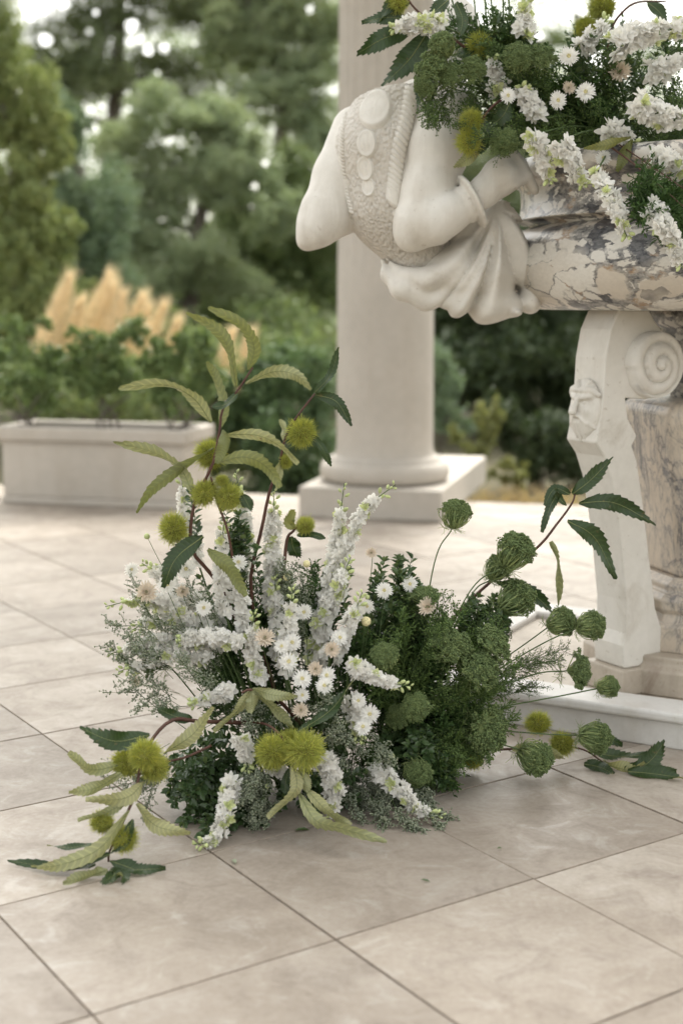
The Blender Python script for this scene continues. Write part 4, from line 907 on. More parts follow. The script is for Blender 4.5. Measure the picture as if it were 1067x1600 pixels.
# ================================================================== floor arrangement: chestnut branches
K0 = (430, 1120, 3.92)
PL_ = 'cleaf_pale'
branch('tall chestnut branch rising highest at the left, long pale curved leaves and five burrs',
  [[K0, (352, 930, 3.9), (305, 868), (298, 831), (306, 779), (332, 727), (343, 675), (348, 640), (371, 611), (395, 574)], [(375, 960, 3.9), (358, 839), (339, 783), (330, 745)]],
  [([(369, 604), (359, 551), (338, 514), (290, 488)], 22, -1, .35, PL_), ([(388, 578), (397, 542), (375, 507), (326, 480)], 24, -1, -.3, PL_), ([(384, 600), (427, 581), (462, 586), (486, 609)], 22, -1, .3), ([(371, 615), (352, 632), (331, 636)], 17, 1, .8),
   ([(330, 660), (302, 622), (259, 602), (186, 606)], 26, -1, .75), ([(300, 768), (281, 731), (238, 706), (177, 690)], 26, -1, .6), ([(334, 700), (276, 736), (237, 766), (214, 802)], 20, -1, -.4, PL_), ([(346, 680), (401, 680), (440, 699), (466, 725)], 20, -1, .7), ([(340, 722), (384, 714), (418, 731), (438, 762)], 26, -1, .2, PL_),
   ([(318, 838, 3.8), (276, 872, 3.76), (255, 918, 3.74)], 34, 1, .1), ([(325, 858, 3.8), (358, 887, 3.75), (384, 932, 3.74)], 27, -1, .2, PL_), ([(345, 667, 3.92), (350, 632, 3.96), (337, 590, 4.0), (324, 565, 4.0)], 20, -1, .3, PL_), ([(378, 772), (386, 785), (392, 798)], 20, 1, .1), ([(348, 672, 3.78), (350, 695, 3.76), (338, 724, 3.75)], 22, -1, 0, PL_)],
  [(272, 826, 22), (320, 770, 20), (357, 777, 18), (347, 751, 10), (328, 710, 21, 3.9)], 3.84)
branch('slender middle chestnut branch with one large burr, one tiny burr and dark tip leaves',
  [(435, 1100, 3.95), (392, 930), (410, 822), (423, 762), (436, 731), (444, 690), (462, 654), (492, 615)],
  [([(492, 613), (516, 586), (530, 542)], 16, 1, .75), ([(494, 617), (526, 628), (549, 666)], 20, 1, .2), ([(486, 680), (503, 700), (517, 729)], 15, 1, .5), ([(444, 690), (444, 672), (438, 655)], 14, -1, .3), ([(440, 715), (437, 735), (432, 765)], 16, -1, .6)],
  [(471, 676, 20), (447, 721, 10)], 3.96)
branch('short chestnut twig with one small burr and broad leaf, below the middle branch',
  [(440, 960, 3.97), (447, 852), (458, 830), (470, 820)], [([(462, 826), (452, 815), (458, 796)], 20, -1, .2, PL_), ([(464, 836), (490, 836), (508, 842)], 14, 1, .6), ([(455, 838), (458, 855), (466, 870)], 26, 1, .2)], [(477, 821, 14)], 4.0)
branch('chestnut branch trailing to the floor at the far left, cluster of three burrs',
  [[(400, 1130, 3.8), (311, 1127, 3.66), (273, 1124, 3.6), (244, 1147, 3.56), (222, 1190, 3.5), (212, 1240, 3.44), (190, 1290, 3.4), (172, 1330, 3.38), (170, 1346, 3.38)], [(330, 1165, 3.66), (290, 1183, 3.6), (250, 1192, 3.53)]],
  [([(234, 1148, 3.54), (180, 1158, 3.5), (125, 1137, 3.48)], 34, 1, .1), ([(186, 1196, 3.5), (140, 1202, 3.46), (108, 1175, 3.44)], 24, -1, .5), ([(190, 1208, 3.48), (151, 1231, 3.45), (108, 1238, 3.43)], 24, -1, .35), ([(226, 1222, 3.46), (196, 1247, 3.42), (134, 1250, 3.40)], 27, -1, .3), ([(205, 1245, 3.44), (170, 1268, 3.41), (122, 1282, 3.39)], 18, -1, .6),
   ([(214, 1256, 3.43), (244, 1290, 3.40), (298, 1302, 3.40)], 27, -1, .3), ([(202, 1266, 3.4), (157, 1325, 3.34), (99, 1350, 3.32), (58, 1356, 3.32)], 27, -1, .2), ([(172, 1335, 3.36), (95, 1358, 3.35), (14, 1378, 3.40)], 22, 1, .9), ([(150, 1318, 3.36), (112, 1324, 3.37), (74, 1321, 3.38)], 14, 1, .8), ([(208, 1280, 3.4), (196, 1312, 3.38), (172, 1335, 3.37)], 22, 1, .4),
   ([(172, 1345, 3.36), (212, 1360, 3.34), (260, 1391, 3.35)], 26, 1, .4), ([(168, 1358, 3.34), (140, 1392, 3.30), (100, 1412, 3.26)], 27, -1, .5), ([(172, 1360, 3.34), (180, 1388, 3.31), (160, 1410, 3.26)], 24, 1, .6), ([(178, 1360, 3.34), (192, 1385, 3.31), (192, 1410, 3.26)], 24, 1, .5), ([(150, 1350, 3.36), (110, 1365, 3.35), (50, 1368, 3.36)], 16, 1, .9), ([(300, 1124, 3.64), (276, 1120, 3.62), (246, 1107, 3.6)], 22, 1, .5), ([(256, 1178, 3.55), (302, 1147, 3.56), (333, 1104, 3.60)], 26, -1, .5)],
  [(197, 1192, 22, 3.52), (227, 1180, 23, 3.47), (241, 1199, 20, 3.52), (160, 1284, 18, 3.42), (194, 1310, 22, 3.40)], 3.45)
branch('chestnut branch at the centre front with a pair of large burrs and hanging pale leaves',
  [[(470, 1130, 3.85), (430, 1090, 3.75), (393, 1078, 3.7), (378, 1082, 3.68)], [(395, 1128, 3.72), (419, 1133, 3.68), (440, 1152, 3.64), (457, 1190, 3.62)]],
  [([(395, 1077), (430, 1108), (458, 1138)], 22, -1, .4), ([(395, 1076), (428, 1086), (465, 1088)], 20, -1, .2), ([(390, 1080), (370, 1112), (334, 1143)], 18, -1, .7), ([(392, 1080), (394, 1095), (390, 1114)], 22, -1, .1), ([(463, 1146, 3.64), (518, 1108, 3.68), (553, 1061, 3.74)], 27, 1, .75),
   ([(457, 1192, 3.6), (462, 1234, 3.56), (418, 1278, 3.55)], 22, -1, .5), ([(468, 1205, 3.6), (476, 1220, 3.58), (482, 1238, 3.57)], 22, -1, .2), ([(468, 1240, 3.58), (494, 1282, 3.5), (540, 1296, 3.47), (604, 1316, 3.48)], 26, -1, .4), ([(478, 1232, 3.58), (512, 1268, 3.52), (548, 1290, 3.5)], 22, -1, .5), ([(452, 1200, 3.62), (446, 1225, 3.62), (448, 1245, 3.6)], 16, 1, .4)],
  [(426, 1174, 24, 3.62), (477, 1173, 26, 3.60), (453, 1160, 18, 3.68)], 3.7)
branch('chestnut branch reaching right in front of the scroll leg, dark serrated leaves',
  [(600, 1080, 4.0), (690, 985, 4.08), (760, 914), (836, 858), (870, 818), (892, 788), (898, 772)],
  [([(894, 772), (920, 752), (958, 714)], 26, 1, .3), ([(904, 786), (960, 786), (1024, 820)], 28, 1, .1), ([(886, 814), (928, 840), (962, 905)], 30, 1, .1), ([(890, 772), (866, 764), (850, 790)], 17, 1, .5), ([(876, 764), (860, 790), (846, 832)], 19, 1, .4), ([(860, 846), (872, 888), (871, 947)], 18, -1, .8), ([(776, 910), (828, 926), (866, 960)], 25, 1, .3), ([(884, 790), (872, 776), (868, 762)], 12, 1, .4)], [], 4.2)
branch('chestnut branch lying on the floor at the right beside the white step',
  [(640, 1180, 4.05), (800, 1170, 4.16), (898, 1168, 4.2), (944, 1192, 4.15)],
  [([(918, 1174, 4.18), (965, 1182, 4.2), (1012, 1178, 4.16)], 26, 1, .8), ([(942, 1188, 4.15), (974, 1212, 4.1), (1006, 1190, 4.08)], 26, -1, .7), ([(974, 1214, 4.1), (1014, 1190, 4.1), (1038, 1158, 4.1)], 32, 1, .4), ([(980, 1220, 4.08), (1020, 1224, 4.06), (1066, 1225, 4.02)], 28, 1, .6), ([(998, 1210, 4.1), (1026, 1206, 4.1), (1056, 1209, 4.08)], 24, 1, .6), ([(912, 1195, 4.15), (936, 1205, 4.12), (958, 1217, 4.06)], 24, 1, .5), ([(900, 1160, 4.2), (935, 1150, 4.24), (972, 1164, 4.2)], 24, 1, .6), ([(800, 1170, 4.15), (840, 1172, 4.12), (880, 1185, 4.06)], 24, -1, .6)],
  [(840, 1130, 19, 4.2), (878, 1162, 18, 4.15), (738, 1186, 17, 4.1), (704, 1188, 16, 4.12)], 4.15, .004)

# ---- larkspur
cL = P(450, 1200, 3.92)
SP = [('white larkspur spike arching right to the highest white tip', [(505, 960), (538, 860), (572, 795), (618, 757)], 4.0, 34, 1.0),
 ('upright white larkspur spike ending in thin green buds left of the arching one', [(500, 985), (516, 900), (528, 830), (538, 755)], 4.05, 34, 1.0),
 ('tall upright white larkspur spike right of the two chestnut stems', [(424, 960), (426, 880), (427, 820), (428, 765)], 3.98, 36, 1.1),
 ('white larkspur spike half hidden behind the small burrs', [(375, 900), (385, 830), (368, 735)], 4.08, 30, 1.0),
 ('white larkspur spike at upper left just behind the tall chestnut stem', [(310, 880), (290, 800), (284, 740)], 4.05, 26, 1.0),
 ('white larkspur spike leaning up beside the pale hanging leaf', [(352, 960), (345, 900), (348, 850), (350, 815)], 3.86, 32, .9),
 ('white larkspur spike reaching left with a thin bud tip, the upper of two', [(330, 985), (270, 945), (225, 935), (165, 948)], 3.9, 44, .9),
 ('white larkspur spike reaching left with a thin bud tip, the lower of two', [(345, 1000), (265, 1000), (215, 1012), (168, 1022)], 3.86, 36, 1.0),
 ('pale larkspur spike leaning up left among the upper left daisies', [(345, 985), (300, 940), (255, 900), (222, 880)], 3.96, 44, .8),
 ('soft white larkspur in the left flank between the two left-reaching spikes', [(350, 1010), (300, 975), (245, 968), (205, 985)], 3.92, 42, .9),
 ('fluffy white larkspur at the outer left just above the silver sprays', [(330, 1030), (280, 1020), (225, 1035), (185, 1050)], 3.84, 36, .9),
 ('dense white larkspur right below the pale hanging leaf', [(385, 1000), (380, 960), (372, 920), (365, 890)], 3.86, 34, 1.0),
 ('white larkspur in front of the red chestnut stem at the centre', [(446, 1050), (452, 985), (458, 915)], 3.82, 34, 1.2),
 ('white larkspur left of the central cream daisy', [(405, 1060), (392, 1010), (398, 955)], 3.8, 34, 1.1),
 ('white larkspur just left of the lone right daisy', [(515, 1030), (545, 980), (566, 925)], 3.86, 36, 1.1),
 ('bright white larkspur cluster level left of centre', [(378, 1005), (330, 995), (280, 1000)], 3.8, 36, 1.3),
 ('small white larkspur cluster above the left serrated leaf', [(362, 1080), (335, 1088), (300, 1098)], 3.74, 34, 1.1),
 ('pale white larkspur mass in the centre below the arching spike', [(490, 1040), (505, 970), (530, 915), (548, 870)], 3.96, 46, 1.0),
 ('greenish white larkspur left of the centre mass', [(440, 1030), (432, 960), (430, 900)], 3.94, 40, 1.0),
 ('white larkspur spike pointing right with green buds over the dark greens', [(545, 1035), (585, 1058), (642, 1074)], 3.78, 38, 1.2),
 ('white larkspur cluster hanging below the right-pointing spike', [(548, 1085), (556, 1120), (562, 1160)], 3.76, 42, 1.1),
 ('short white larkspur left of the paired burrs', [(376, 1145), (382, 1172), (388, 1205)], 3.66, 32, 1.3),
 ('white larkspur spike drooping onto the floor at lower left', [(364, 1215), (352, 1270), (335, 1330), (305, 1366)], [3.62, 3.56, 3.52, 3.48], 34, 1.2),
 ('thick white larkspur spike hanging under the right burr of the pair', [(508, 1178), (520, 1225), (520, 1275)], 3.66, 46, 1.3),
 ('white larkspur spike drooping to the floor at lower right with green tip', [(585, 1200), (622, 1232), (652, 1262), (692, 1284)], [3.78, 3.72, 3.68, 3.68], 34, 1.2),
 ('white larkspur blooms just below the left burr of the pair', [(425, 1195), (440, 1207), (455, 1215)], 3.68, 30, 1.2)]
for i, (lab, pts, Y, w, dn) in enumerate(SP): spike(lab, pts, Y, w, dn, 23, .2 if i not in (15, 16, 23, 25) else .08, .10 if i not in (6, 17, 18) else .25, croot=core(pts[0][0]))

# ---- daisies
DS = [(291, 890, 15, 3.84, 0, 'white daisy at upper left just below the dark hanging leaf'), (262, 914, 15, 3.8, 0, 'white daisy at the tip of the dark hanging leaf'), (373, 879, 13, 3.84, 0, 'white daisy right of the pale hanging leaf'), (206, 890, 11, 3.95, 0, 'white daisy farthest out at upper left'), (229, 926, 17, 3.82, 1, 'cream faded daisy at the left edge of the arrangement'), (286, 925, 11, 3.84, 1, 'cream faded daisy between the two upper left white daisies'), (319, 950, 13, 3.8, 0, 'white daisy above the level white larkspur cluster'),
 (414, 997, 16, 3.76, 1, 'cream faded daisy at the very centre'), (440, 1010, 12, 3.75, 0, 'small white daisy right of the central cream daisy'), (457, 1004, 14, 3.77, 0, 'white daisy above and right of centre, touching its small neighbour'), (451, 1034, 15, 3.73, 0, 'white daisy below the touching pair near centre'), (472, 1061, 15, 3.70, 0, 'white daisy left of the three clustered daisies'), (511, 1056, 14, 3.72, 0, 'white daisy uppermost of the three clustered daisies'), (507, 1072, 14, 3.69, 0, 'white daisy lowermost of the three clustered daisies'), (493, 1046, 12, 3.73, 1, 'cream daisy behind the three clustered daisies'), (472, 1086, 12, 3.69, 0, 'white daisy straight above the low cream daisy'), (470, 1110, 13, 3.68, 1, 'low cream daisy above the paired burrs'),
 (518, 1015, 13, 3.76, 1, 'cream daisy between centre and the right-pointing larkspur'), (531, 997, 13, 3.82, 0, 'white daisy right of the centre larkspur mass'), (600, 923, 13, 3.92, 0, 'white daisy standing alone against the floor at the right'), (580, 864, 9, 3.98, 1, 'tan dried daisy beside the arching larkspur'), (578, 1116, 15, 3.72, 0, 'white daisy right of the hanging larkspur cluster'), (567, 1136, 14, 3.70, 0, 'white daisy beneath its pair right of the hanging cluster'), (574, 948, 11, 3.9, 0, 'pale daisy seen from the side below the lone right daisy'), (475, 957, 13, 3.86, 0, 'white daisy between the two central larkspurs'), (668, 948, 15, 3.92, 1, 'tan dried daisy on the dark green seed sprays'), (640, 913, 12, 4.0, 0, 'white daisy highest above the green seed sprays'), (212, 1065, 10, 3.82, 1, 'tan dried daisy at the far left edge above the silver sprays'), (560, 1095, 12, 3.73, 0, 'white daisy above the pair right of the hanging cluster')]
for x, y, r, Y, cr, lab in DS: daisy(lab, x, y, r, Y, bool(cr))
for x, y, r, Y, lab in ((479, 881, 6, 3.95, 'yellow round bud on a thin stem among the larkspur'), (230, 838, 5, 3.9, 'cream bud on a thin stem at upper left'), (572, 971, 8, 3.88, 'yellow round bud under the pale side-on daisy'), (448, 902, 6, 3.93, 'yellow round bud beside the tall upright larkspur'), (611, 1182, 6, 3.78, 'cream bud on a wiry stem at lower right'), (418, 1228, 4, 3.62, 'tiny bud hanging under the left burr of the pair'), (574, 933, 4, 3.92, 'brown bud above the pale side-on daisy')): budstem(lab, x, y, r, Y, core(x), 'disc' if 'yellow' in lab else 'bud')

# ---- wild carrot
cR = P(640, 1130, 4.02)
for x, y, r, Y, ax, st, op, lab in ((712, 803, 24, 4.05, (.25, 0, 1), (676, 890), 0, 'wild carrot head standing alone above the right side'), (804, 861, 31, 4.1, (.45, -.1, .8), (730, 930), 0, 'large wild carrot head next to the right chestnut twig'), (778, 888, 22, 4.16, (.5, .1, .7), (730, 940), 0, 'wild carrot head tucked beneath the large one by the twig'), (806, 936, 31, 4.14, (.7, .1, .45), (740, 985), 0, 'wild carrot head half covered by a dark serrated leaf'),
 (877, 972, 24, 4.12, (.9, 0, .35), (800, 1020), 0, 'left of two wild carrot heads side by side before the scroll leg'), (923, 977, 24, 4.08, (1, -.1, .25), (830, 1015), 0, 'right of two wild carrot heads side by side before the scroll leg'), (905, 1048, 30, 4.06, (.9, -.35, .1), (820, 1058), 1, 'wild carrot head at the foot of the scroll leg'), (950, 1073, 18, 4.04, (1, -.1, .2), (850, 1092), 0, 'smallest and rightmost wild carrot head over the white step'),
 (764, 1143, 38, 3.92, (.55, -.7, .1), None, 1, 'largest wild carrot head facing forward low at the right'), (836, 1184, 30, 3.98, (.75, -.45, -.25), (790, 1165), 0, 'wild carrot head hanging near the floor right of the largest one'), (930, 1152, 27, 4.1, (1, -.1, -.1), (840, 1146), 0, 'wild carrot head lying sideways by the floor branch'), (601, 1027, 23, 3.84, (-.2, -.5, .8), None, 0, 'wild carrot head left of the dark green mass'), (772, 1004, 32, 3.94, (.5, -.3, .6), None, 1, 'brownish wild carrot head in the right greens, upper of two'), (752, 1046, 33, 3.88, (.4, -.6, .5), None, 1, 'pale wild carrot head in the right greens, lower of two'),
 (706, 1008, 33, 3.9, (.1, -.5, .8), None, 1, 'broad wild carrot head at the top of the green mass'), (650, 1104, 23, 3.80, (-.1, -.8, .4), None, 0, 'wild carrot head sunk in the middle of the dark greens'), (652, 1206, 24, 3.82, (.2, -.7, -.3), None, 0, 'wild carrot head low beside the drooping larkspur'), (664, 930, 24, 3.98, (0, -.2, 1), None, 1, 'wild carrot head behind the tan dried daisy'), (566, 968, 18, 4.0, (-.1, -.3, 1), None, 1, 'small wild carrot head near the lone white daisy'), (240, 1035, 24, 3.9, (-.7, -.3, .5), None, 1, 'wild carrot head at the left under the larkspur'), (620, 1120, 20, 3.9, (-.3, -.8, .3), None, 1, 'wild carrot head left of the one sunk in dark greens')):
    carrot(lab, x, y, r, Y, ax, st, Y - .02, bool(op), cR if x > 560 else core(x))

# ---- fillers of the floor arrangement
tm = TM()
def fill(fn, n, poly, Y0, Y1, lmin, lmax, src, up=(0, 0, .3), **kw):
    for p in region(n, poly, Y0, Y1):
        d = unit(unit(p - src) + np.asarray(up) + RNG.normal(size=3) * .25); e = p + d * random.uniform(lmin, lmax) * .4; a = p - d * random.uniform(lmin, lmax) * .6
        for q in (a, e): q[2] = max(q[2], .010)
        fn(tm, a, e, **kw)
sL = P(430, 1230, 3.95)
fill(boxwood, 60, [(270, 1190), (300, 1150), (400, 1140), (440, 1200), (420, 1290), (310, 1310), (275, 1240)], 3.68, 3.95, .09, .15, P(380, 1160, 3.95), (0, -.2, -.15))
fill(boxwood, 34, [(400, 1120), (540, 1120), (560, 1240), (470, 1290), (420, 1260)], 3.75, 4.0, .08, .14, sL, (0, -.3, 0))
tag(tm.obj('boxwood_foliage', [M['boxleaf'], M['gstem']]), 'glossy dark boxwood leaves spilling over the floor at lower left', 'foliage', 'boxwood foliage', 'stuff')
tm = TM()
fill(boxwood, 52, [(300, 800), (350, 790), (400, 850), (420, 1000), (560, 900), (560, 1080), (420, 1130), (330, 1080), (310, 900)], 3.95, 4.15, .10, .18, P(440, 1150, 4.0))
fill(boxwood, 12, [(340, 800), (380, 830), (370, 900), (320, 890)], 3.92, 4.02, .08, .14, P(400, 1100, 4.0))
tag(tm.obj('boxwood_foliage', [M['boxleaf'], M['gstem']]), 'dark green leaves behind the white flowers around the chestnut stems', 'foliage', 'boxwood foliage', 'stuff')
tm = TM()
fill(boxwood, 40, [(590, 900), (640, 885), (680, 960), (640, 1010), (570, 1000)], 3.98, 4.12, .09, .15, cR)
fill(boxwood, 26, [(720, 960), (790, 940), (800, 1000), (740, 1030)], 4.1, 4.25, .09, .15, cR)
fill(boxwood, 30, [(600, 1150), (700, 1150), (690, 1210), (620, 1220)], 3.88, 4.02, .08, .12, cR, (0, -.2, -.1))
tag(tm.obj('boxwood_foliage', [M['boxleaf'], M['gstem']]), 'dark leafy sprigs among the seed heads on the right side', 'foliage', 'boxwood foliage', 'stuff')
tm = TM()
fill(seedspray, 48, [(600, 990), (690, 960), (760, 985), (770, 1080), (750, 1180), (640, 1195), (590, 1100)], 3.86, 4.15, .14, .26, P(620, 1150, 4.02), seeds=10, br=.0026)
fill(ferny, 60, [(570, 1010), (690, 985), (765, 1030), (775, 1120), (735, 1200), (620, 1210), (580, 1130)], 3.93, 4.14, .12, .24, P(620, 1150, 4.02), blen=.055, w=.0016)
fill(seedspray, 8, [(780, 1040), (860, 1020), (870, 1090), (790, 1100)], 4.02, 4.12, .14, .24, P(640, 1120, 4.02), (.4, 0, 0), br=.0016)
tag(tm.obj('seed_grass', [M['fine'], M['gstem']]), 'feathery deep green seed sprays massed on the right side', 'foliage', None, 'stuff')
tm = TM()
fill(ferny, 46, [(560, 1030), (660, 1010), (730, 1120), (700, 1205), (590, 1200), (560, 1100)], 3.95, 4.14, .12, .22, P(620, 1150, 4.05), blen=.06, w=.0022)
fill(ferny, 50, [(420, 930), (560, 900), (570, 1150), (440, 1170), (330, 1090), (320, 960)], 3.95, 4.12, .12, .22, sL, blen=.06, w=.002)
tag(tm.obj('fern_filler', [M['fern'], M['gstem']]), 'dark ferny foliage deep inside the floor arrangement', 'foliage', None, 'stuff')
tm = TM()
fill(seedspray, 13, [(200, 990), (290, 1000), (330, 1070), (260, 1130), (195, 1090)], 3.7, 3.9, .14, .22, P(420, 1150, 3.9), (-.2, 0, 0), seeds=6, br=.0030, blen=.04)
fill(seedspray, 7, [(190, 1130), (260, 1200), (250, 1260), (210, 1240)], 3.6, 3.75, .12, .18, P(420, 1150, 3.9), (-.2, 0, -.2), seeds=5, br=.0026, blen=.04)
tag(tm.obj('silver_filler', [M['silver'], M['gstem']]), 'silvery seeded sprays at the left edge of the floor arrangement', 'foliage', 'silvery seeded sprays', 'stuff')
tm = TM()
fill(seedspray, 24, [(560, 1210), (600, 1200), (690, 1270), (640, 1290), (560, 1290), (540, 1250)], 3.80, 3.92, .10, .16, P(540, 1170, 3.9), (.1, 0, -.15), seeds=9, br=.0031, blen=.036)
tag(tm.obj('silver_filler', [M['silver'], M['gstem']]), 'silvery seeded sprays spilling on the floor at lower right', 'foliage', 'silvery seeded sprays', 'stuff')
tm = TM()
fill(seedspray, 18, [(390, 1100), (480, 1090), (590, 1120), (600, 1180), (520, 1200), (440, 1160), (360, 1160)], 3.70, 3.86, .10, .16, P(470, 1170, 3.95), (0, -.1, 0), seeds=7, br=.0028, blen=.036)
fill(seedspray, 16, [(375, 1200), (420, 1215), (410, 1280), (375, 1260)], 3.62, 3.72, .08, .13, P(420, 1150, 3.9), (0, -.1, -.2), seeds=7, br=.0028, blen=.034)
fill(seedspray, 24, [(420, 900), (470, 900), (480, 990), (420, 1000)], 3.92, 4.02, .10, .16, P(450, 1150, 3.95), seeds=7, br=.0026, blen=.036)
fill(seedspray, 9, [(200, 900), (330, 900), (360, 1040), (230, 1050)], 3.82, 4.0, .14, .22, P(420, 1130, 3.95), (-.2, 0, .1), seeds=5, br=.0024, blen=.04)
tag(tm.obj('silver_filler', [M['silver'], M['gstem']]), 'silvery seeded sprays threaded between the daisies at the centre', 'foliage', 'silvery seeded sprays', 'stuff')
# fallen bits on the paving
for x, y, ln, w, a, mt, lab in ((472, 1296, 26, 9, .3, 'boxleaf', 'small green leaf fallen on the floor before the arrangement'), (366, 1345, 22, 8, 1.9, 'silver', 'pale fallen petal beside the drooping larkspur tip'), (664, 1375, 17, 5, -.3, 'boxleaf', 'thin green leaf fallen alone on a floor tile'), (780, 1325, 9, 5, .2, 'boxleaf', 'tiny green fragment on the floor at the right')):
    p = G(x, y, .006); s = p[1] / FPX; t2 = TM(); d = np.array([[math.cos(a), math.sin(a), .02]]); t2.add(leaflets(p[None] - d * ln * s / 2, d, np.array([[0, 0, 1.0]]), ln * s, w * s, .5)); tag(t2.obj('fallen_leaf', M[mt]), lab, 'leaf', 'bits fallen on the floor')

# ================================================================== flowers in the basin
cB = P(985, 215, 4.75); UY = 4.55
branch('chestnut branch at the upper left of the basin flowers, dark broad leaves',
  [(830, 160, 4.7), (760, 100, 4.6), (722, 71), (679, 38), (645, 10), (630, -20)],
  [([(640, 30), (600, 28), (565, 36)], 22, 1, .3), ([(648, 44), (600, 60), (558, 84)], 32, 1, .1), ([(640, 5), (612, 8), (592, 34)], 20, 1, .4), ([(668, 50), (640, 92), (597, 135)], 36, 1, .2), ([(700, 0), (684, 14), (670, 30)], 22, 1, .2), ([(712, 4), (722, 30), (718, 56)], 20, 1, .4), ([(740, 74), (728, 84), (714, 88)], 16, 1, .3), ([(672, 90), (658, 140), (652, 178)], 16, 1, .5)],
  [(748, 71, 18), (620, 6, 14)], UY)
branch('two stacked burrs hanging over the carved shoulder with a brown-edged leaf',
  [(860, 150, 4.6), (800, 150, 4.5), (765, 170), (745, 205)], [([(744, 182), (762, 212), (748, 240)], 20, 1, .6), ([(752, 236), (732, 248), (709, 262)], 20, -1, .4), ([(796, 160), (786, 180), (768, 196)], 28, 1, .2)], [(736, 190, 18), (733, 222, 19)], 4.42)
branch('chestnut burr on a brown twig at the top edge above the basin', [(960, 150, 4.8), (950, 60), (985, 8), (1040, 2)], [([(1010, 3), (1030, 20), (1038, 42)], 20, 1, .3)], [(940, 12, 21), (915, 45, 18)], 4.75)
branch('reddish twigs trailing right over the basin rim with pale leaves', [[(940, 220, 4.4), (997, 262, 4.2), (1066, 322, 4.0)], [(950, 215, 4.4), (1010, 255, 4.2), (1075, 300, 4.0)]],
  [([(985, 214), (950, 226), (911, 232)], 16, -1, .4, PL_), ([(986, 218), (976, 242), (963, 268)], 20, -1, .2, PL_), ([(1040, 300), (1048, 318), (1046, 345)], 16, 1, .2), ([(1060, 310), (1066, 330), (1064, 360)], 16, -1, .2)], [], 4.3, .003)
for lab, pts, Y, w, dn in (('white larkspur at the upper left of the basin flowers', [(690, 40), (650, 38), (612, 44)], 4.5, 38, 1.2), ('upright white larkspur left of the basin daisies', [(776, 150), (774, 120), (770, 92)], 4.5, 30, 1.2), ('round white larkspur cluster above the carved hand', [(840, 185), (826, 160), (815, 135)], 4.42, 44, 1.2), ('left of two white larkspur hanging over the rim above the hand', [(832, 210), (846, 245), (858, 285)], 4.3, 36, 1.2), ('right of two white larkspur hanging over the rim above the hand', [(872, 222), (892, 255), (912, 290)], 4.25, 42, 1.3),
 ('long white larkspur trailing down over the basin belly', [(930, 270), (950, 305), (966, 340), (980, 372)], [4.2, 4.1, 4.06, 4.05], 34, 1.2), ('white larkspur hanging lowest at the right edge over the basin', [(1014, 320), (1035, 350), (1055, 385), (1066, 420)], [4.05, 3.98, 3.97, 3.97], 40, 1.3), ('big white larkspur spray across the top right', [(950, 75), (1000, 55), (1060, 45), (1090, 35)], 4.4, 50, 1.1), ('big white larkspur spray at the right edge of the basin', [(985, 165), (1030, 180), (1080, 195)], 4.3, 60, 1.2), ('white larkspur between the pale leaves and the right spray', [(945, 200), (968, 210), (990, 225)], 4.35, 36, 1.1),
 ('white larkspur at the right edge above the red twigs', [(1020, 240), (1050, 255), (1085, 270)], 4.2, 46, 1.1), ('white larkspur at the top edge by the green stems', [(815, 60), (818, 30), (822, 0)], 4.5, 36, 1.0), ('white larkspur at the top left of the big spray', [(905, 80), (925, 55), (948, 30)], 4.5, 30, 1.0), ('pale larkspur high at the right corner', [(1010, 120), (1050, 100), (1085, 90)], 4.42, 44, .9)):
    spike(lab, pts, Y, w, dn, 24, .12, .2, group='white larkspur in the basin', croot=cB, nbud=5)
for x, y, r, lab in ((888, 88, 14, 'white daisy highest in the basin flowers'), (914, 144, 14, 'white daisy right of the two middle basin daisies'), (871, 157, 13, 'white daisy left of the two middle basin daisies'), (793, 150, 12, 'white daisy behind the two stacked burrs'), (942, 247, 11, 'white daisy low beside the pale hanging leaf'), (831, 216, 10, 'small white daisy at the top of the left hanging larkspur')): daisy(lab, x, y, r, 4.34, False, croot=cB, group='daisies in the basin')
daisy('tan dried flower among the basin greens at the right', 968, 113, 16, 4.5, True, croot=cB, group='daisies in the basin')
daisy('small tan dried flower left of the middle basin daisies', 888, 138, 10, 4.45, True, croot=cB, group='daisies in the basin')
for x, y, r, op, lab, ax in ((672, 104, 30, 1, 'shaggy wild carrot head over the carved shoulder, upper left', (-.6, -.6, .3)), (664, 132, 26, 1, 'wild carrot head lowest against the carved back', (-.6, -.6, -.3)), (690, 72, 24, 0, 'wild carrot head under the upper left larkspur', (-.5, -.5, .6)), (738, 108, 24, 1, 'wild carrot head between burr and upright larkspur', (-.2, -.9, .3)), (808, 92, 26, 0, 'dark cupped wild carrot head left of centre in the basin', (0, -.9, .4)), (846, 88, 24, 1, 'wild carrot head right of the dark cupped one', (.1, -.8, .5)), (788, 222, 25, 0, 'ring-shaped wild carrot head just above the carved hand', (-.1, -1, .1)), (700, 118, 24, 1, 'wild carrot head nearest the headless neck', (-.3, -.8, .3))):
    carrot(lab, x, y, r * .86, 4.38, ax, None, None, bool(op), cB, 'wild carrot heads in the basin')
tm = TM(); sB = P(960, 240, 4.75)
fill(ferny, 60, [(690, 90), (760, 40), (900, 90), (1067, 70), (1090, 300), (960, 300), (880, 240), (760, 210)], 4.55, 4.85, .14, .26, sB, blen=.07, w=.0022)
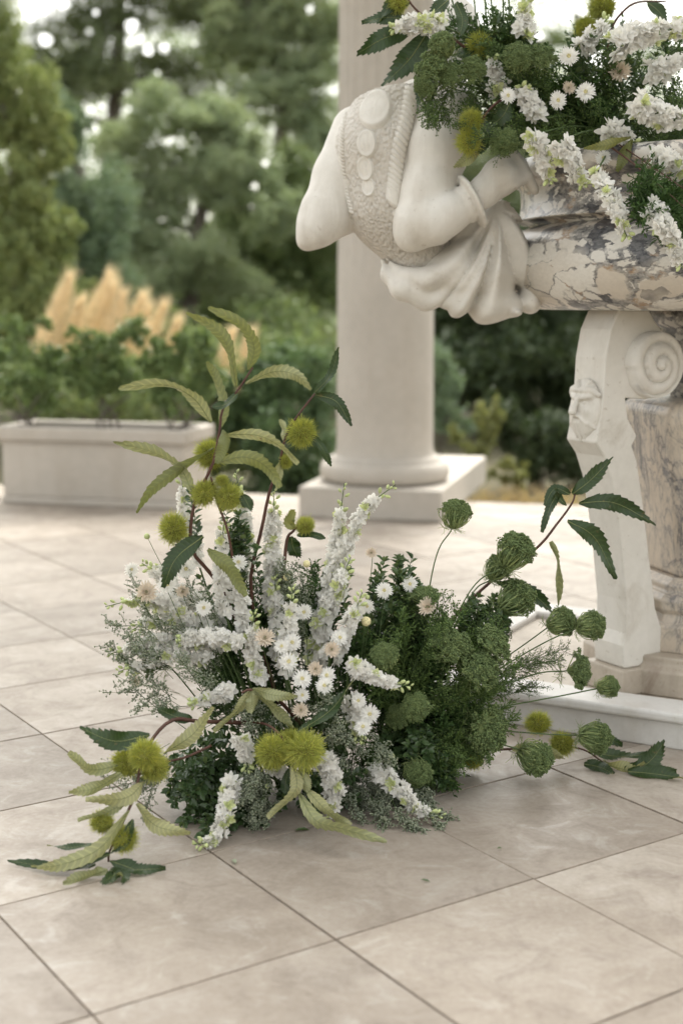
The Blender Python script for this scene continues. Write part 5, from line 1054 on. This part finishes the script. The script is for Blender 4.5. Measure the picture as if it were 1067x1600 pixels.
fill(ferny, 20, [(1000, 270), (1067, 290), (1067, 370), (990, 320)], 4.05, 4.2, .12, .2, sB, (0, 0, -.3), blen=.06, w=.002)
tag(tm.obj('fern_filler', [M['fern'], M['gstem']]), 'dark ferny foliage filling the basin arrangement', 'foliage', None, 'stuff')
tm = TM()
fill(seedspray, 60, [(720, 120), (800, 60), (900, 100), (1060, 80), (1067, 240), (930, 230), (820, 250), (740, 220)], 4.42, 4.65, .14, .24, sB, seeds=9, br=.0028)
fill(seedspray, 8, [(665, 130), (700, 140), (700, 190), (670, 180)], 4.4, 4.46, .08, .12, P(760, 60, 4.5), (-.2, 0, -.8), seeds=6, br=.0026)
fill(seedspray, 3, [(760, 215), (800, 215), (800, 240), (760, 240)], 4.35, 4.42, .08, .12, sB, (-.1, 0, -.6), seeds=6, br=.0024)
tag(tm.obj('seed_grass', [M['fine'], M['gstem']]), 'fine green seed sprays among the basin flowers', 'foliage', None, 'stuff')
tm = TM()
fill(boxwood, 70, [(700, 60), (800, 20), (900, 80), (1067, 120), (1090, 300), (900, 250), (780, 200), (700, 140)], 4.5, 4.85, .12, .2, sB)
tag(tm.obj('boxwood_foliage', [M['boxleaf'], M['gstem']]), 'dark small leaves deep in the basin arrangement', 'foliage', None, 'stuff')
for i, (x0, x1) in enumerate(((745, 738), (758, 756), (772, 764), (782, 785), (798, 792), (725, 700), (812, 826))):
    root = thing('grass_stem', ['green stem %s at the top of the basin flowers' % w for w in ('leaning left of the upright bundle', 'second in the upright bundle', 'middle of the upright bundle', 'right of the bundle middle', 'right end of the upright bundle', 'bent far left toward the chestnut leaves', 'bent right away from the bundle')][i], 'stem', 'bare green stems above the basin')
    mb = MB(); mb.tube(spline([P(x0 + 40, 180, 4.7), P(x0 + 8, 90, 4.6), P(x1, -20, 4.6)], 12), .0028, 6); mb.obj('stalk', M['gstem'], root)
    mb = MB(); mb.tube(spline([P(x0 + 8, 90, 4.6), P(x0 + 14, 50, 4.56), P(x0 + 2, 10, 4.52)], 8), np.linspace(.004, .0008, 8), 4); mb.obj('blade', M['gstem'], root)
